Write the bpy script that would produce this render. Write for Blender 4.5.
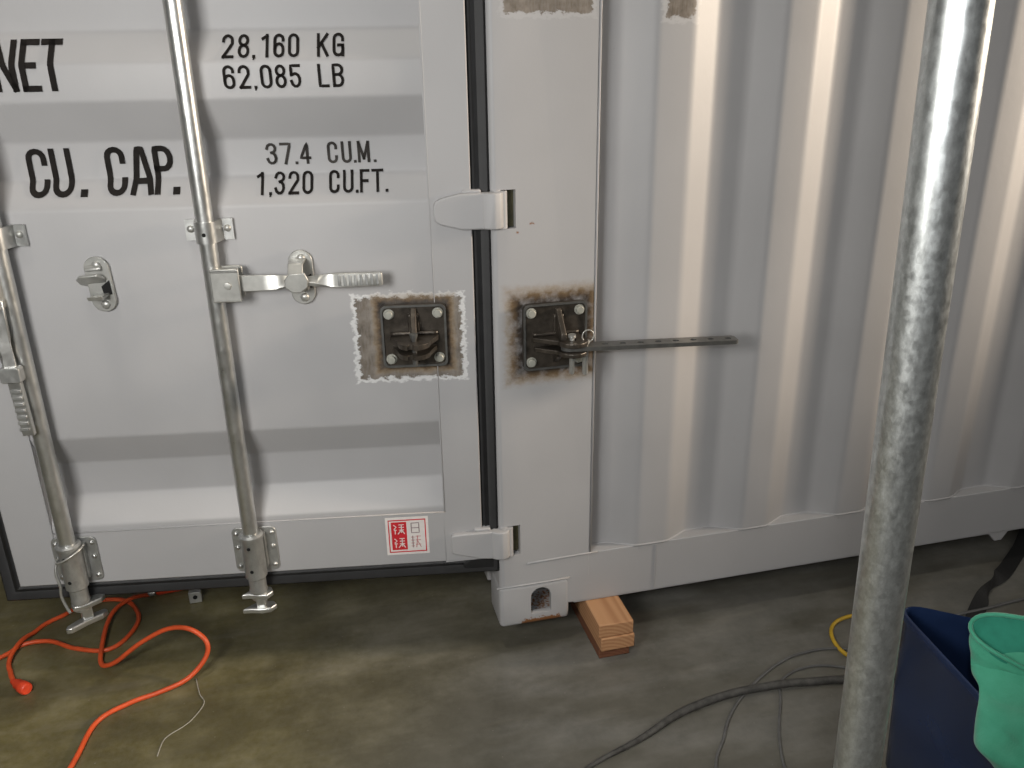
import bpy, bmesh, math, random
from mathutils import Vector, Matrix, noise
PI = math.pi
rnd = random.Random(7)
SC = bpy.context.scene
COL = SC.collection
for o in list(bpy.data.objects):
    bpy.data.objects.remove(o, do_unlink=True)

# ------------------------------------------------------------------ camera
YAW, PITCH, ROLL, FPX = 0.236325, 0.370032, -0.017084, 847.364
cam_d = bpy.data.cameras.new('camera')
cam_d.sensor_width = 36.0
cam_d.lens = FPX * 36.0 / 1024.0
cam_d.clip_start = 0.02
cam = bpy.data.objects.new('camera', cam_d)
COL.objects.link(cam)
fw = Vector((math.sin(YAW) * math.cos(PITCH), math.cos(YAW) * math.cos(PITCH), -math.sin(PITCH)))
rt = Vector((math.cos(YAW), -math.sin(YAW), 0.0))
up = rt.cross(fw)
r2 = math.cos(ROLL) * rt + math.sin(ROLL) * up
u2 = -math.sin(ROLL) * rt + math.cos(ROLL) * up
mw = Matrix((r2, u2, -fw)).transposed().to_4x4()
mw.translation = Vector((-0.3724, -1.7095, 1.4060))
cam.matrix_world = mw
SC.camera = cam

# ------------------------------------------------------------------ world, lights, exposure
W = bpy.data.worlds.new('warehouse_air')
SC.world = W
W.use_nodes = True
wn = W.node_tree.nodes; wl = W.node_tree.links
wn.clear()
wo = wn.new('ShaderNodeOutputWorld'); wb = wn.new('ShaderNodeBackground')
wg = wn.new('ShaderNodeTexCoord'); ws = wn.new('ShaderNodeSeparateXYZ'); wr = wn.new('ShaderNodeValToRGB')
wl.new(wg.outputs['Generated'], ws.inputs[0])
wm = wn.new('ShaderNodeMapRange'); wm.inputs[1].default_value = -1; wm.inputs[2].default_value = 1
wl.new(ws.outputs[2], wm.inputs[0]); wl.new(wm.outputs[0], wr.inputs[0])
wr.color_ramp.elements[0].color = (0.16, 0.15, 0.13, 1); wr.color_ramp.elements[0].position = 0.3
wr.color_ramp.elements[1].color = (0.53, 0.53, 0.53, 1); wr.color_ramp.elements[1].position = 0.8
wl.new(wr.outputs[0], wb.inputs[0]); wb.inputs[1].default_value = 0.12
wl.new(wb.outputs[0], wo.inputs[0])

def area(name, loc, target, size, power, color, size_y=None):
    d = bpy.data.lights.new(name, 'AREA')
    d.energy = power; d.color = color; d.size = size
    if size_y:
        d.shape = 'RECTANGLE'; d.size_y = size_y
    o = bpy.data.objects.new(name, d); COL.objects.link(o)
    o.location = loc
    o.rotation_euler = (Vector(target) - Vector(loc)).to_track_quat('-Z', 'Y').to_euler()
    return o
def spot(name, loc, target, deg, blend, power, color, radius):
    d = bpy.data.lights.new(name, 'SPOT')
    d.energy = power; d.color = color; d.spot_size = math.radians(deg); d.spot_blend = blend; d.shadow_soft_size = radius
    o = bpy.data.objects.new(name, d); COL.objects.link(o)
    o.location = loc
    o.rotation_euler = (Vector(target) - Vector(loc)).to_track_quat('-Z', 'Y').to_euler()
    return o
area('ceiling_lamp', (-0.9, -0.9, 5.2), (-0.6, -0.2, 0.0), 0.45, 38, (1.0, 0.93, 0.80))
area('work_lamp_left', (-1.15, -1.62, 1.50), (-0.8, 0.0, 0.8), 0.55, 28, (1.0, 0.985, 0.95))
area('ceiling_tube_behind', (1.1, -4.4, 3.3), (0.3, 0.0, 1.2), 0.5, 9, (0.97, 0.99, 1.0), 1.2)
spot('floodlight_right', (4.3, -1.00, 2.0), (0.80, -0.12, 1.50), 42, 1.0, 1000, (1.0, 0.84, 0.66), 0.25)
area('open_gate_right', (5.2, -1.5, 1.5), (0.8, 0.0, 0.7), 1.2, 20, (1.0, 0.93, 0.84), 1.4)
area('camera_flash', (-0.34, -1.72, 1.50), (-0.05, 0.0, 0.45), 0.05, 4.4, (0.97, 0.985, 1.0), 0.03)

SC.view_settings.view_transform = 'Standard'
SC.view_settings.look = 'None'
SC.view_settings.gamma = 1.0
SC.view_settings.use_curve_mapping = False
SC.view_settings.exposure = 0.0

# ------------------------------------------------------------------ material helpers
class NT:
    def __init__(s, name):
        s.m = bpy.data.materials.new(name); s.m.use_nodes = True
        s.t = s.m.node_tree; s.n = s.t.nodes; s.l = s.t.links
        s.bsdf = s.n['Principled BSDF']
    def new(s, kind, **kw):
        x = s.n.new(kind)
        for k, v in kw.items(): setattr(x, k, v)
        return x
    def inp(s, sock, v):
        if hasattr(v, 'is_output') or isinstance(v, bpy.types.NodeSocket): s.l.new(v, sock)
        else: sock.default_value = v
    def math(s, op, a, b=0.0, c=0.0, clamp=False):
        x = s.new('ShaderNodeMath', operation=op, use_clamp=clamp)
        s.inp(x.inputs[0], a); s.inp(x.inputs[1], b); s.inp(x.inputs[2], c)
        return x.outputs[0]
    def coords(s):
        t = s.new('ShaderNodeTexCoord'); q = s.new('ShaderNodeSeparateXYZ')
        s.l.new(t.outputs['Object'], q.inputs[0])
        return t.outputs['Object'], q.outputs[0], q.outputs[1], q.outputs[2]
    def noise(s, vec, scale, detail=4, rough=0.55):
        x = s.new('ShaderNodeTexNoise')
        s.inp(x.inputs['Vector'], vec); x.inputs['Scale'].default_value = scale
        x.inputs['Detail'].default_value = detail; x.inputs['Roughness'].default_value = rough
        return x.outputs['Fac']
    def scaled(s, vec, sc):
        x = s.new('ShaderNodeMapping'); s.l.new(vec, x.inputs[0]); x.inputs['Scale'].default_value = sc
        return x.outputs[0]
    def ramp(s, fac, stops):
        x = s.new('ShaderNodeValToRGB'); s.inp(x.inputs[0], fac)
        e = x.color_ramp.elements
        while len(e) < len(stops): e.new(0.5)
        for i, (p, c) in enumerate(stops):
            e[i].position = p; e[i].color = (*c, 1) if len(c) == 3 else c
        return x.outputs[0]
    def mix(s, fac, a, b):
        x = s.new('ShaderNodeMix', data_type='RGBA')
        s.inp(x.inputs[0], fac)
        s.inp(x.inputs[6], (*a, 1) if isinstance(a, tuple) else a)
        s.inp(x.inputs[7], (*b, 1) if isinstance(b, tuple) else b)
        return x.outputs[2]
    def mapr(s, v, a, b, c=0.0, d=1.0):
        x = s.new('ShaderNodeMapRange'); s.inp(x.inputs[0], v)
        x.inputs[1].default_value = a; x.inputs[2].default_value = b
        x.inputs[3].default_value = c; x.inputs[4].default_value = d
        return x.outputs[0]
    def bump(s, h, strength, dist=0.01):
        x = s.new('ShaderNodeBump'); x.inputs['Strength'].default_value = strength
        x.inputs['Distance'].default_value = dist; s.l.new(h, x.inputs['Height'])
        s.l.new(x.outputs[0], s.bsdf.inputs['Normal'])
    def set(s, color=None, rough=None, metal=None, spec=None):
        if color is not None: s.inp(s.bsdf.inputs['Base Color'], (*color, 1) if isinstance(color, tuple) else color)
        if rough is not None: s.inp(s.bsdf.inputs['Roughness'], rough)
        if metal is not None: s.inp(s.bsdf.inputs['Metallic'], metal)
        if spec is not None: s.bsdf.inputs['Specular IOR Level'].default_value = spec

PAINT = (0.372, 0.368, 0.374)
def paint(name, scrapes=(), burns=(), rust=()):
    """grey container paint; scrapes = ground bare boxes (cx,cz,hx,hz); burns = heat haloes round welded plates"""
    t = NT(name); vec, x, y, z = t.coords()
    n1 = t.noise(vec, 3.0, 3); n2 = t.noise(vec, 260, 2)
    col = t.mix(t.mapr(n1, 0.3, 0.7), tuple(c * 0.95 for c in PAINT), tuple(c * 1.05 for c in PAINT))
    n3 = t.noise(vec, 38, 3, 0.7)
    col = t.mix(t.mapr(n3, 0.74, 0.80, 0, 0.25), col, (0.30, 0.27, 0.22))
    rough = 0.50; metal = 0.0
    edge = t.math('SUBTRACT', t.noise(t.scaled(vec, (60, 60, 90)), 1.0, 3, 0.7), 0.5)
    fine = t.noise(t.scaled(vec, (220, 220, 40)), 1.0, 3, 0.6)
    blot = t.noise(vec, 34, 4, 0.6)
    def boxd(cx, cz, hx, hz):
        dx = t.math('SUBTRACT', t.math('ABSOLUTE', t.math('SUBTRACT', x, cx)), hx)
        dz = t.math('SUBTRACT', t.math('ABSOLUTE', t.math('SUBTRACT', z, cz)), hz)
        return t.math('MAXIMUM', dx, dz)
    mask_all = None
    for cx, cz, hx, hz, bright in scrapes:
        d = t.math('MULTIPLY_ADD', edge, 0.034, boxd(cx, cz, hx, hz))
        rim = t.math('SUBTRACT', t.mapr(d, -0.007, -0.002), t.mapr(d, 0.002, 0.006))
        bare = t.mapr(d, -0.004, -0.007)
        c = t.ramp(blot, [(0.3, (0.085, 0.068, 0.052)), (0.5, (0.15, 0.125, 0.10)), (0.68, (0.235, 0.205, 0.175))])
        c = t.mix(t.mapr(fine, 0.35, 0.7, 0, 0.5), c, (0.26, 0.24, 0.22))
        col = t.mix(t.math('MULTIPLY', rim, bright), col, (0.62, 0.62, 0.62))
        col = t.mix(bare, col, c)
    for cx, cz, hx, hz, reach in burns:
        d = t.math('MULTIPLY_ADD', edge, 0.022, boxd(cx, cz, hx, hz))
        f = t.mapr(d, 0.0, reach)
        c = t.ramp(f, [(0.0, (0.02, 0.015, 0.012)), (0.13, (0.040, 0.027, 0.018)), (0.38, (0.135, 0.090, 0.050)), (0.65, (0.26, 0.20, 0.13)), (1.0, PAINT)])
        a = t.mapr(f, 0.40, 1.0, 1.0, 0.0)
        a = t.math('MULTIPLY', a, t.mapr(blot, 0.3, 0.55, 0.45, 1.0))
        col = t.mix(a, col, c)
    for cx, cz, hx, hz in rust:
        d = t.math('MULTIPLY_ADD', t.math('SUBTRACT', t.noise(vec, 120, 3, 0.7), 0.5), 0.030 if hx > 0.02 else 0.012, boxd(cx, cz, hx, hz))
        col = t.mix(t.mapr(d, 0.001, -0.002), col, (0.20, 0.085, 0.03))
    t.set(col, rough, 0.0, 0.45)
    t.bump(t.noise(vec, 60, 4, 0.6), 0.06, 0.004)
    return t.m

def simple(name, color, rough=0.5, metal=0.0, var=0.12, scale=30, bump=0.05, spec=0.5):
    t = NT(name); vec, x, y, z = t.coords()
    n = t.noise(vec, scale, 4)
    c = t.mix(t.mapr(n, 0.3, 0.7), tuple(k * (1 - var) for k in color), tuple(min(1, k * (1 + var)) for k in color))
    t.set(c, rough, metal, spec)
    t.bump(t.noise(vec, scale * 4, 3), bump, 0.002)
    return t.m

def galvanised(name, base, rough, spangle=40, contrast=0.3, metal=0.95, bump=0.03, nscale=55):
    t = NT(name); vec, x, y, z = t.coords()
    v = t.new('ShaderNodeTexVoronoi'); v.inputs['Scale'].default_value = spangle
    t.l.new(t.scaled(vec, (1, 1, 0.7)), v.inputs['Vector'])
    n = t.noise(t.scaled(vec, (1, 1, 0.6)), nscale, 6, 0.75)
    sep = t.new('ShaderNodeSeparateColor'); t.l.new(v.outputs['Color'], sep.inputs[0])
    f = t.math('MULTIPLY_ADD', sep.outputs[0], 0.25, t.mapr(n, 0.3, 0.7, 0.0, 0.75))
    c = t.mix(f, tuple(k * (1 - contrast) for k in base), tuple(min(1, k * (1 + contrast)) for k in base))
    t.set(c, t.mapr(f, 0, 1, rough * 0.8, rough * 1.25), metal)
    if bump: t.bump(n, bump, 0.001)
    return t.m

M = {}
M['paint'] = paint('grey container paint')
M['paint_door'] = paint('grey door paint with a ground patch', scrapes=[(-0.197, 0.842, 0.116, 0.095, 0.95)], burns=[(-0.187, 0.85, 0.069, 0.069, 0.026)])
M['paint_post'] = paint('grey post paint burnt by welding', scrapes=[(0.124, 1.578, 0.094, 0.102, 0.15)], burns=[(0.134, 0.831, 0.072, 0.074, 0.050)], rust=[(0.088, 1.078, 0.0045, 0.0012), (0.057, 1.061, 0.0022, 0.002)])
M['paint_side'] = paint('grey side paint with a scraped spot', scrapes=[(0.400, 1.57, 0.036, 0.104, 0.25)])
M['paint_casting'] = paint('grey casting paint chipped to rust', rust=[(0.105, 0.080, 0.052, 0.010)])
M['galv'] = galvanised('galvanised door gear', (0.50, 0.505, 0.495), 0.33, 60, 0.12, 0.88)
M['galv_dull'] = galvanised('dull galvanised casting', (0.36, 0.365, 0.36), 0.42, 60, 0.22, 0.7)
M['pole'] = galvanised('spangled galvanised tube', (0.56, 0.58, 0.57), 0.36, 190, 0.30, 0.90, 0.0, 120)
M['zinc'] = simple('bright zinc', (0.42, 0.42, 0.40), 0.38, 0.60, 0.15, 40)
M['black_iron'] = simple('dark bare iron', (0.066, 0.056, 0.046), 0.36, 0.55, 0.45, 45, 0.25)
M['bar_steel'] = simple('dull grey steel', (0.13, 0.13, 0.125), 0.42, 0.6, 0.2, 50, 0.1)
M['bolt'] = simple('zinc bolt head', (0.36, 0.36, 0.32), 0.5, 0.3, 0.1, 60)
M['rubber'] = simple('black rubber seal', (0.009, 0.009, 0.010), 0.60, 0, 0.3, 30)
M['hole'] = simple('dark hole', (0.004, 0.004, 0.004), 0.9, 0, 0.1, 30)
M['slot'] = simple('dark olive slot colour', (0.055, 0.050, 0.022), 0.6, 0, 0.3, 60)
M['letter'] = simple('black stencil paint', (0.014, 0.012, 0.011), 0.85, 0, 0.3, 60, 0.02, 0.15)
M['letter_thin'] = simple('faded black stencil paint', (0.045, 0.041, 0.038), 0.85, 0, 0.5, 22, 0.02, 0.15)
M['orange'] = simple('orange cord jacket', (0.62, 0.085, 0.022), 0.45, 0, 0.15, 20)
M['orange_plug'] = simple('orange plug', (0.66, 0.06, 0.02), 0.45, 0, 0.15, 50)
M['cable'] = simple('dusty dark cable jacket', (0.062, 0.060, 0.056), 0.6, 0, 0.45, 60)
M['cable_grey'] = simple('grey cable jacket', (0.11, 0.11, 0.108), 0.5, 0, 0.2, 40)
M['yellow'] = simple('yellow cord jacket', (0.52, 0.33, 0.03), 0.45, 0, 0.15, 40)
M['strap'] = simple('black webbing', (0.010, 0.010, 0.010), 0.7, 0, 0.3, 200, 0.3)
M['bin'] = simple('navy blue plastic', (0.013, 0.026, 0.072), 0.24, 0, 0.15, 12, 0.05)
M['white'] = simple('white sticker', (0.70, 0.66, 0.64), 0.45, 0, 0.05, 60)
M['red'] = simple('red print', (0.55, 0.02, 0.03), 0.45, 0, 0.1, 60)
M['pink'] = simple('faded red print', (0.50, 0.18, 0.18), 0.45, 0, 0.2, 90)
M['grey_ink'] = simple('grey print', (0.22, 0.16, 0.17), 0.45, 0, 0.2, 90)
M['thread'] = simple('pale thread', (0.34, 0.32, 0.27), 0.7, 0, 0.1, 60)

def glove_mat():
    t = NT('green knitted glove'); vec, x, y, z = t.coords()
    n = t.noise(vec, 14, 4); f = t.noise(vec, 300, 2)
    c = t.mix(t.mapr(n, 0.3, 0.7), (0.045, 0.30, 0.185), (0.085, 0.42, 0.275))
    t.set(c, 0.75, 0, 0.25); t.bsdf.inputs['Sheen Weight'].default_value = 0.35
    t.bump(t.math('MULTIPLY_ADD', n, 2.0, f), 0.25, 0.003)
    return t.m
M['glove'] = glove_mat()
M['glove_shade'] = simple('glove green with cuff shade', (0.030, 0.235, 0.16), 0.8, 0, 0.15, 30, 0.1, 0.2)  # glove green darkened to paint the shade inside the cuff

def floor_mat():
    t = NT('stained concrete'); vec, x, y, z = t.coords()
    big = t.noise(vec, 1.3, 3); mid = t.noise(vec, 6, 6, 0.65); fine = t.noise(vec, 60, 5, 0.7)
    # olive-brown sealed slab to the left, bare grey slab to the right, ragged joint between
    s = t.math('ADD', t.math('MULTIPLY_ADD', t.math('SUBTRACT', big, 0.5), 1.2, x), t.math('MULTIPLY', y, -0.35))
    fac = t.mapr(s, -0.65, 0.15)
    olive = t.ramp(mid, [(0.28, (0.072, 0.060, 0.019)), (0.5, (0.130, 0.110, 0.042)), (0.74, (0.235, 0.208, 0.112))])
    grey = t.ramp(mid, [(0.28, (0.104, 0.102, 0.090)), (0.5, (0.150, 0.146, 0.130)), (0.74, (0.208, 0.200, 0.178))])
    c = t.mix(fac, olive, grey)
    c = t.mix(t.mapr(fine, 0.35, 0.75, 0.0, 0.22), c, (0.25, 0.24, 0.21))
    sp = t.new('ShaderNodeTexVoronoi'); sp.inputs['Scale'].default_value = 26; t.l.new(vec, sp.inputs['Vector'])
    c = t.mix(t.mapr(sp.outputs['Distance'], 0.035, 0.05, 0.35, 0.0), c, (0.36, 0.35, 0.31))
    # pale scuff in the middle and long worn wipes
    w = t.noise(t.scaled(vec, (1.5, 9, 1)), 1.6, 5, 0.6)
    c = t.mix(t.mapr(w, 0.56, 0.76, 0, 0.35), c, (0.27, 0.25, 0.21))
    pd = t.math('POWER', t.math('ADD', t.math('POWER', t.math('DIVIDE', t.math('ADD', x, 0.20), 0.22), 2.0), t.math('POWER', t.math('DIVIDE', t.math('SUBTRACT', y, 0.18), 0.16), 2.0)), 0.5)
    pn = t.math('MULTIPLY_ADD', t.math('SUBTRACT', t.noise(vec, 9, 5, 0.7), 0.5), 2.4, pd)
    c = t.mix(t.mapr(pn, 1.0, 0.2, 0, 0.45), c, (0.27, 0.25, 0.20))
    wet = t.noise(t.scaled(vec, (2, 6, 1)), 1.1, 4, 0.6)
    c = t.mix(t.mapr(wet, 0.60, 0.42, 0, 0.45), c, (0.055, 0.048, 0.028))
    t.set(c, t.mapr(mid, 0.3, 0.7, 0.42, 0.62), 0, 0.4)
    t.bump(fine, 0.12, 0.004)
    return t.m
M['floor'] = floor_mat()

def wood_mat(name, a, b, end=False):
    t = NT(name); vec, x, y, z = t.coords()
    if end:
        v = t.scaled(vec, (1, 0.02, 1))
    else:
        v = t.scaled(vec, (1.0, 0.05, 1.0))
    w = t.new('ShaderNodeTexWave', wave_type='RINGS', rings_direction='Y')
    mp = t.new('ShaderNodeMapping'); mp.inputs['Location'].default_value = (0.03, 0, 0.06); t.l.new(v, mp.inputs[0])
    t.l.new(mp.outputs[0], w.inputs['Vector']); w.inputs['Scale'].default_value = 32; w.inputs['Distortion'].default_value = 2.5
    w.inputs['Detail'].default_value = 2
    n = t.noise(v, 60, 4)
    c = t.mix(t.math('MULTIPLY_ADD', w.outputs['Fac'], 0.6, t.math('MULTIPLY', n, 0.4)), a, b)
    t.set(c, 0.65, 0, 0.3); t.bump(n, 0.15, 0.002)
    return t.m
M['wood'] = wood_mat('sawn pine', (0.50, 0.28, 0.145), (0.33, 0.16, 0.075))
M['wood_red'] = wood_mat('reddish sawn timber', (0.20, 0.085, 0.045), (0.13, 0.05, 0.028))

# ------------------------------------------------------------------ geometry helpers
def link(name, bm, mats, parent=None, smooth=False, bevel=0.0, seg=2, angle=35, loc=None, rot=None):
    bmesh.ops.remove_doubles(bm, verts=bm.verts, dist=1e-6)
    bmesh.ops.recalc_face_normals(bm, faces=bm.faces)
    me = bpy.data.meshes.new(name); bm.to_mesh(me); bm.free()
    for m in (mats if isinstance(mats, (list, tuple)) else [mats]): me.materials.append(M[m] if isinstance(m, str) else m)
    o = bpy.data.objects.new(name, me); COL.objects.link(o)
    if parent is not None: o.parent = parent
    if loc is not None: o.location = loc
    if rot is not None: o.rotation_euler = rot
    if smooth:
        for p in me.polygons: p.use_smooth = True
        if smooth != 'all':
            me.set_sharp_from_angle(angle=math.radians(angle))
    if bevel:
        b = o.modifiers.new('bevel', 'BEVEL'); b.width = bevel; b.segments = seg; b.limit_method = 'ANGLE'; b.angle_limit = math.radians(30)
        for p in me.polygons: p.use_smooth = True
        me.set_sharp_from_angle(angle=math.radians(50))
    return o

def box(bm, x0, x1, y0, y1, z0, z1, mat=0, M4=None):
    vs = [bm.verts.new(Vector((x, y, z)) if M4 is None else M4 @ Vector((x, y, z))) for x in (x0, x1) for y in (y0, y1) for z in (z0, z1)]
    for f in ((0, 1, 3, 2), (4, 6, 7, 5), (0, 4, 5, 1), (2, 3, 7, 6), (0, 2, 6, 4), (1, 5, 7, 3)):
        fc = bm.faces.new([vs[i] for i in f]); fc.material_index = mat
    return vs

def prism(bm, pts, axis, a, b, mat=0, M4=None):
    """extrude a 2-D outline: axis 'y' -> pts are (x,z); 'z' -> (x,y); 'x' -> (y,z)"""
    def P(p, h):
        v = {'y': (p[0], h, p[1]), 'z': (p[0], p[1], h), 'x': (h, p[0], p[1])}[axis]
        v = Vector(v); return M4 @ v if M4 is not None else v
    lo = [bm.verts.new(P(p, a)) for p in pts]; hi = [bm.verts.new(P(p, b)) for p in pts]
    n = len(pts)
    fs = [bm.faces.new(lo), bm.faces.new(hi[::-1])]
    for i in range(n): fs.append(bm.faces.new((lo[i], hi[i], hi[(i + 1) % n], lo[(i + 1) % n])))
    for f in fs: f.material_index = mat

def rrect(cx, cy, hx, hy, r, n=6):
    pts = []
    for sx, sy, a0 in ((1, 1, 0), (-1, 1, 90), (-1, -1, 180), (1, -1, 270)):
        for k in range(n + 1):
            a = math.radians(a0 + 90 * k / n)
            pts.append((cx + sx * (hx - r) + r * math.cos(a), cy + sy * (hy - r) + r * math.sin(a)))
    return pts

def cyl(bm, p0, p1, r0, r1=None, n=24, mat=0, cap=True):
    r1 = r0 if r1 is None else r1
    p0 = Vector(p0); p1 = Vector(p1); d = (p1 - p0).normalized()
    a = d.orthogonal().normalized(); b = d.cross(a)
    A = []; B = []
    for k in range(n):
        t = 2 * PI * k / n; e = a * math.cos(t) + b * math.sin(t)
        A.append(bm.verts.new(p0 + e * r0)); B.append(bm.verts.new(p1 + e * r1))
    for k in range(n):
        f = bm.faces.new((A[k], A[(k + 1) % n], B[(k + 1) % n], B[k])); f.material_index = mat
    if cap:
        f = bm.faces.new(A[::-1]); f.material_index = mat
        f = bm.faces.new(B); f.material_index = mat

def lathe(bm, origin, axis, prof, n=28, mat=0):
    """prof = [(distance along axis, radius)]"""
    o = Vector(origin); d = Vector(axis).normalized(); a = d.orthogonal().normalized(); b = d.cross(a)
    rings = []
    for h, r in prof:
        if r < 1e-6: rings.append([bm.verts.new(o + d * h)]); continue
        rings.append([bm.verts.new(o + d * h + (a * math.cos(2 * PI * k / n) + b * math.sin(2 * PI * k / n)) * r) for k in range(n)])
    for R0, R1 in zip(rings, rings[1:]):
        for k in range(n):
            k2 = (k + 1) % n
            if len(R0) == 1 and len(R1) == 1: continue
            if len(R0) == 1: f = bm.faces.new((R0[0], R1[k], R1[k2]))
            elif len(R1) == 1: f = bm.faces.new((R0[k], R0[k2], R1[0]))
            else: f = bm.faces.new((R0[k], R0[k2], R1[k2], R1[k]))
            f.material_index = mat
    for R0 in (rings[0], rings[-1]):
        if len(R0) > 2:
            f = bm.faces.new(R0); f.material_index = mat

def catmull(pts, per=8):
    P = [Vector(p) for p in pts]; P = [P[0] * 2 - P[1]] + P + [P[-1] * 2 - P[-2]]
    out = []
    for i in range(1, len(P) - 2):
        for k in range(per):
            t = k / per
            out.append(0.5 * ((2 * P[i]) + (P[i + 1] - P[i - 1]) * t + (2 * P[i - 1] - 5 * P[i] + 4 * P[i + 1] - P[i + 2]) * t * t + (-P[i - 1] + 3 * P[i] - 3 * P[i + 1] + P[i + 2]) * t ** 3))
    out.append(P[-2]); return out

def tube(bm, path, r, n=12, mat=0, flat=None):
    """sweep; r number or list; flat=(rw, rh) makes an elliptical section with rh along world z"""
    P = [Vector(p) for p in path]; rings = []
    a = None
    for i, p in enumerate(P):
        d = (P[min(i + 1, len(P) - 1)] - P[max(i - 1, 0)]).normalized()
        if flat:
            a = d.cross(Vector((0, 0, 1))).normalized(); b = a.cross(d)
        else:
            if a is None: a = d.orthogonal().normalized()
            a = (a - d * a.dot(d)).normalized(); b = d.cross(a)
        rr = r[i] if isinstance(r, (list, tuple)) else r
        ra, rb = (flat[0] * rr, flat[1] * rr) if flat else (rr, rr)
        rings.append([bm.verts.new(p + a * math.cos(2 * PI * k / n) * ra + b * math.sin(2 * PI * k / n) * rb) for k in range(n)])
    for R0, R1 in zip(rings, rings[1:]):
        for k in range(n):
            f = bm.faces.new((R0[k], R0[(k + 1) % n], R1[(k + 1) % n], R1[k])); f.material_index = mat
    for R0 in (rings[0][::-1], rings[-1]):
        f = bm.faces.new(R0); f.material_index = mat

def empty(name, loc=(0, 0, 0), rot=(0, 0, 0)):
    o = bpy.data.objects.new(name, None); COL.objects.link(o); o.location = loc; o.rotation_euler = rot
    o.empty_display_size = 0.05
    return o
def tag(o, label, cat, group=None, kind=None):
    o['label'] = label; o['category'] = cat
    if group: o['group'] = group
    if kind: o['kind'] = kind
    return o
def boolean_cut(o, cutters):
    for c in cutters:
        m = o.modifiers.new('cut', 'BOOLEAN'); m.operation = 'DIFFERENCE'; m.solver = 'EXACT'; m.object = c
    dg = bpy.context.evaluated_depsgraph_get(); dg.update()
    me = bpy.data.meshes.new_from_object(o.evaluated_get(dg))
    o.modifiers.clear(); o.data = me
    for c in cutters: bpy.data.objects.remove(c, do_unlink=True)

# ------------------------------------------------------------------ the setting: floor
bm = bmesh.new(); box(bm, -7, 10, -7, 9, -0.12, 0.0)
fl = link('floor', bm, 'floor'); fl['kind'] = 'structure'

# ------------------------------------------------------------------ the container
cont = empty('shipping_container')
tag(cont, 'grey steel shipping container with one rear door swung open, set up on wooden blocks', 'shipping container')
ZC = 0.074          # underside of the corner casting
ZT = 2.665          # top
LEN = 6.06; WID = 2.438
# corrugated profile of the long side, in (x, depth)
def side_profile():
    pts = [(0.246, 0.036), (0.284, 0.036), (0.352, 0.0)]
    x = 0.434
    while x < LEN - 0.35:
        pts += [(x, 0.0), (x + 0.066, 0.036), (x + 0.140, 0.036), (x + 0.206, 0.0)]
        x += 0.278
    pts.append((LEN - 0.2, 0.0))
    # soften the bends with short arcs
    out = [pts[0]]
    for i in range(1, len(pts) - 1):
        p = Vector(pts[i]); a = Vector(pts[i - 1]); b = Vector(pts[i + 1]); r = 0.012
        pa = p + (a - p).normalized() * r; pb = p + (b - p).normalized() * r
        for k in range(5):
            t = k / 4; q = pa * (1 - t) ** 2 + p * 2 * t * (1 - t) + pb * t * t
            out.append((q.x, q.y))
    out.append(pts[-1]); return out
def sheet(bm, prof, z0, z1, thick, flip=1):
    A = [(x, y) for x, y in prof]; B = [(x, y + thick * flip) for x, y in prof]
    prism(bm, A + B[::-1], 'z', z0, z1)
SP = side_profile()
RT = 0.2557          # top of the bottom rail
RB = 0.1136          # underside of the bottom rail
def strip_sheet(name, yoff, flip, mat):
    bm = bmesh.new(); n = len(SP)
    L = []
    for x, y in SP:
        L.append([bm.verts.new((x, yoff + flip * (y + dy), z)) for dy in (0, 0.002) for z in (RT - 0.012, ZT - 0.06)])
    for a, b in zip(L, L[1:]):
        bm.faces.new((a[0], b[0], b[1], a[1])); bm.faces.new((a[2], a[3], b[3], b[2]))
        bm.faces.new((a[0], a[2], b[2], b[0])); bm.faces.new((a[1], b[1], b[3], a[3]))
    bm.faces.new((L[0][0], L[0][1], L[0][3], L[0][2])); bm.faces.new((L[-1][0], L[-1][2], L[-1][3], L[-1][1]))
    return link(name, bm, mat, cont, smooth=True, angle=60)
strip_sheet('side_panel', 0.0, 1, 'paint_side')
strip_sheet('far_side_panel', WID, -1, 'paint')
# rails: an outer web with a top ledge that shows under each recess
def rail(name, y0, y1, s):
    bm = bmesh.new()
    box(bm, 0.17, LEN - 0.17, y0, y1, RB + 0.004, RT)
    f0, f1 = (y0, y0 + 0.05) if s > 0 else (y1 - 0.05, y1)
    box(bm, 0.19, LEN - 0.19, f0 + 0.001, f1, RB, RB + 0.006)
    return link(name, bm, 'paint', cont, bevel=0.002)
rail('bottom_rail', 0.0005, 0.046, 1)
rail('bottom_rail', WID - 0.046, WID - 0.0005, -1)
for y in (0.0, WID - 0.06):
    bm = bmesh.new(); box(bm, 0.17, LEN - 0.17, y, y + 0.06, ZT - 0.06, ZT); link('top_rail', bm, 'paint', cont, bevel=0.003)
# weld bead along the rail top where the sheet meets it
bm = bmesh.new()
path = [(x, y - 0.0005, RT + 0.0005) for x, y in SP[:150]]
tube(bm, path, 0.0026, 6)
link('weld_bead', bm, 'paint', cont, smooth='all')
bm = bmesh.new()
tube(bm, [(0.07, -0.0005, RT - 0.004), (0.13, -0.001, RT - 0.002), (0.20, -0.0005, RT - 0.001), (0.25, -0.0005, RT)], 0.0024, 6)
link('weld_bead', bm, 'paint', cont, smooth='all')
# overlap joint of the rail
bm = bmesh.new(); box(bm, 0.405, 0.407, -0.0018, 0.001, RB + 0.01, RT - 0.006); link('rail_joint', bm, 'paint', cont)
# small gussets under the rail
bm = bmesh.new(); prism(bm, [(1.42, 0.125), (1.50, 0.125), (1.475, 0.088), (1.452, 0.088)], 'y', 0.002, 0.012)
link('rail_lug', bm, 'paint', cont, bevel=0.001)
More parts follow.
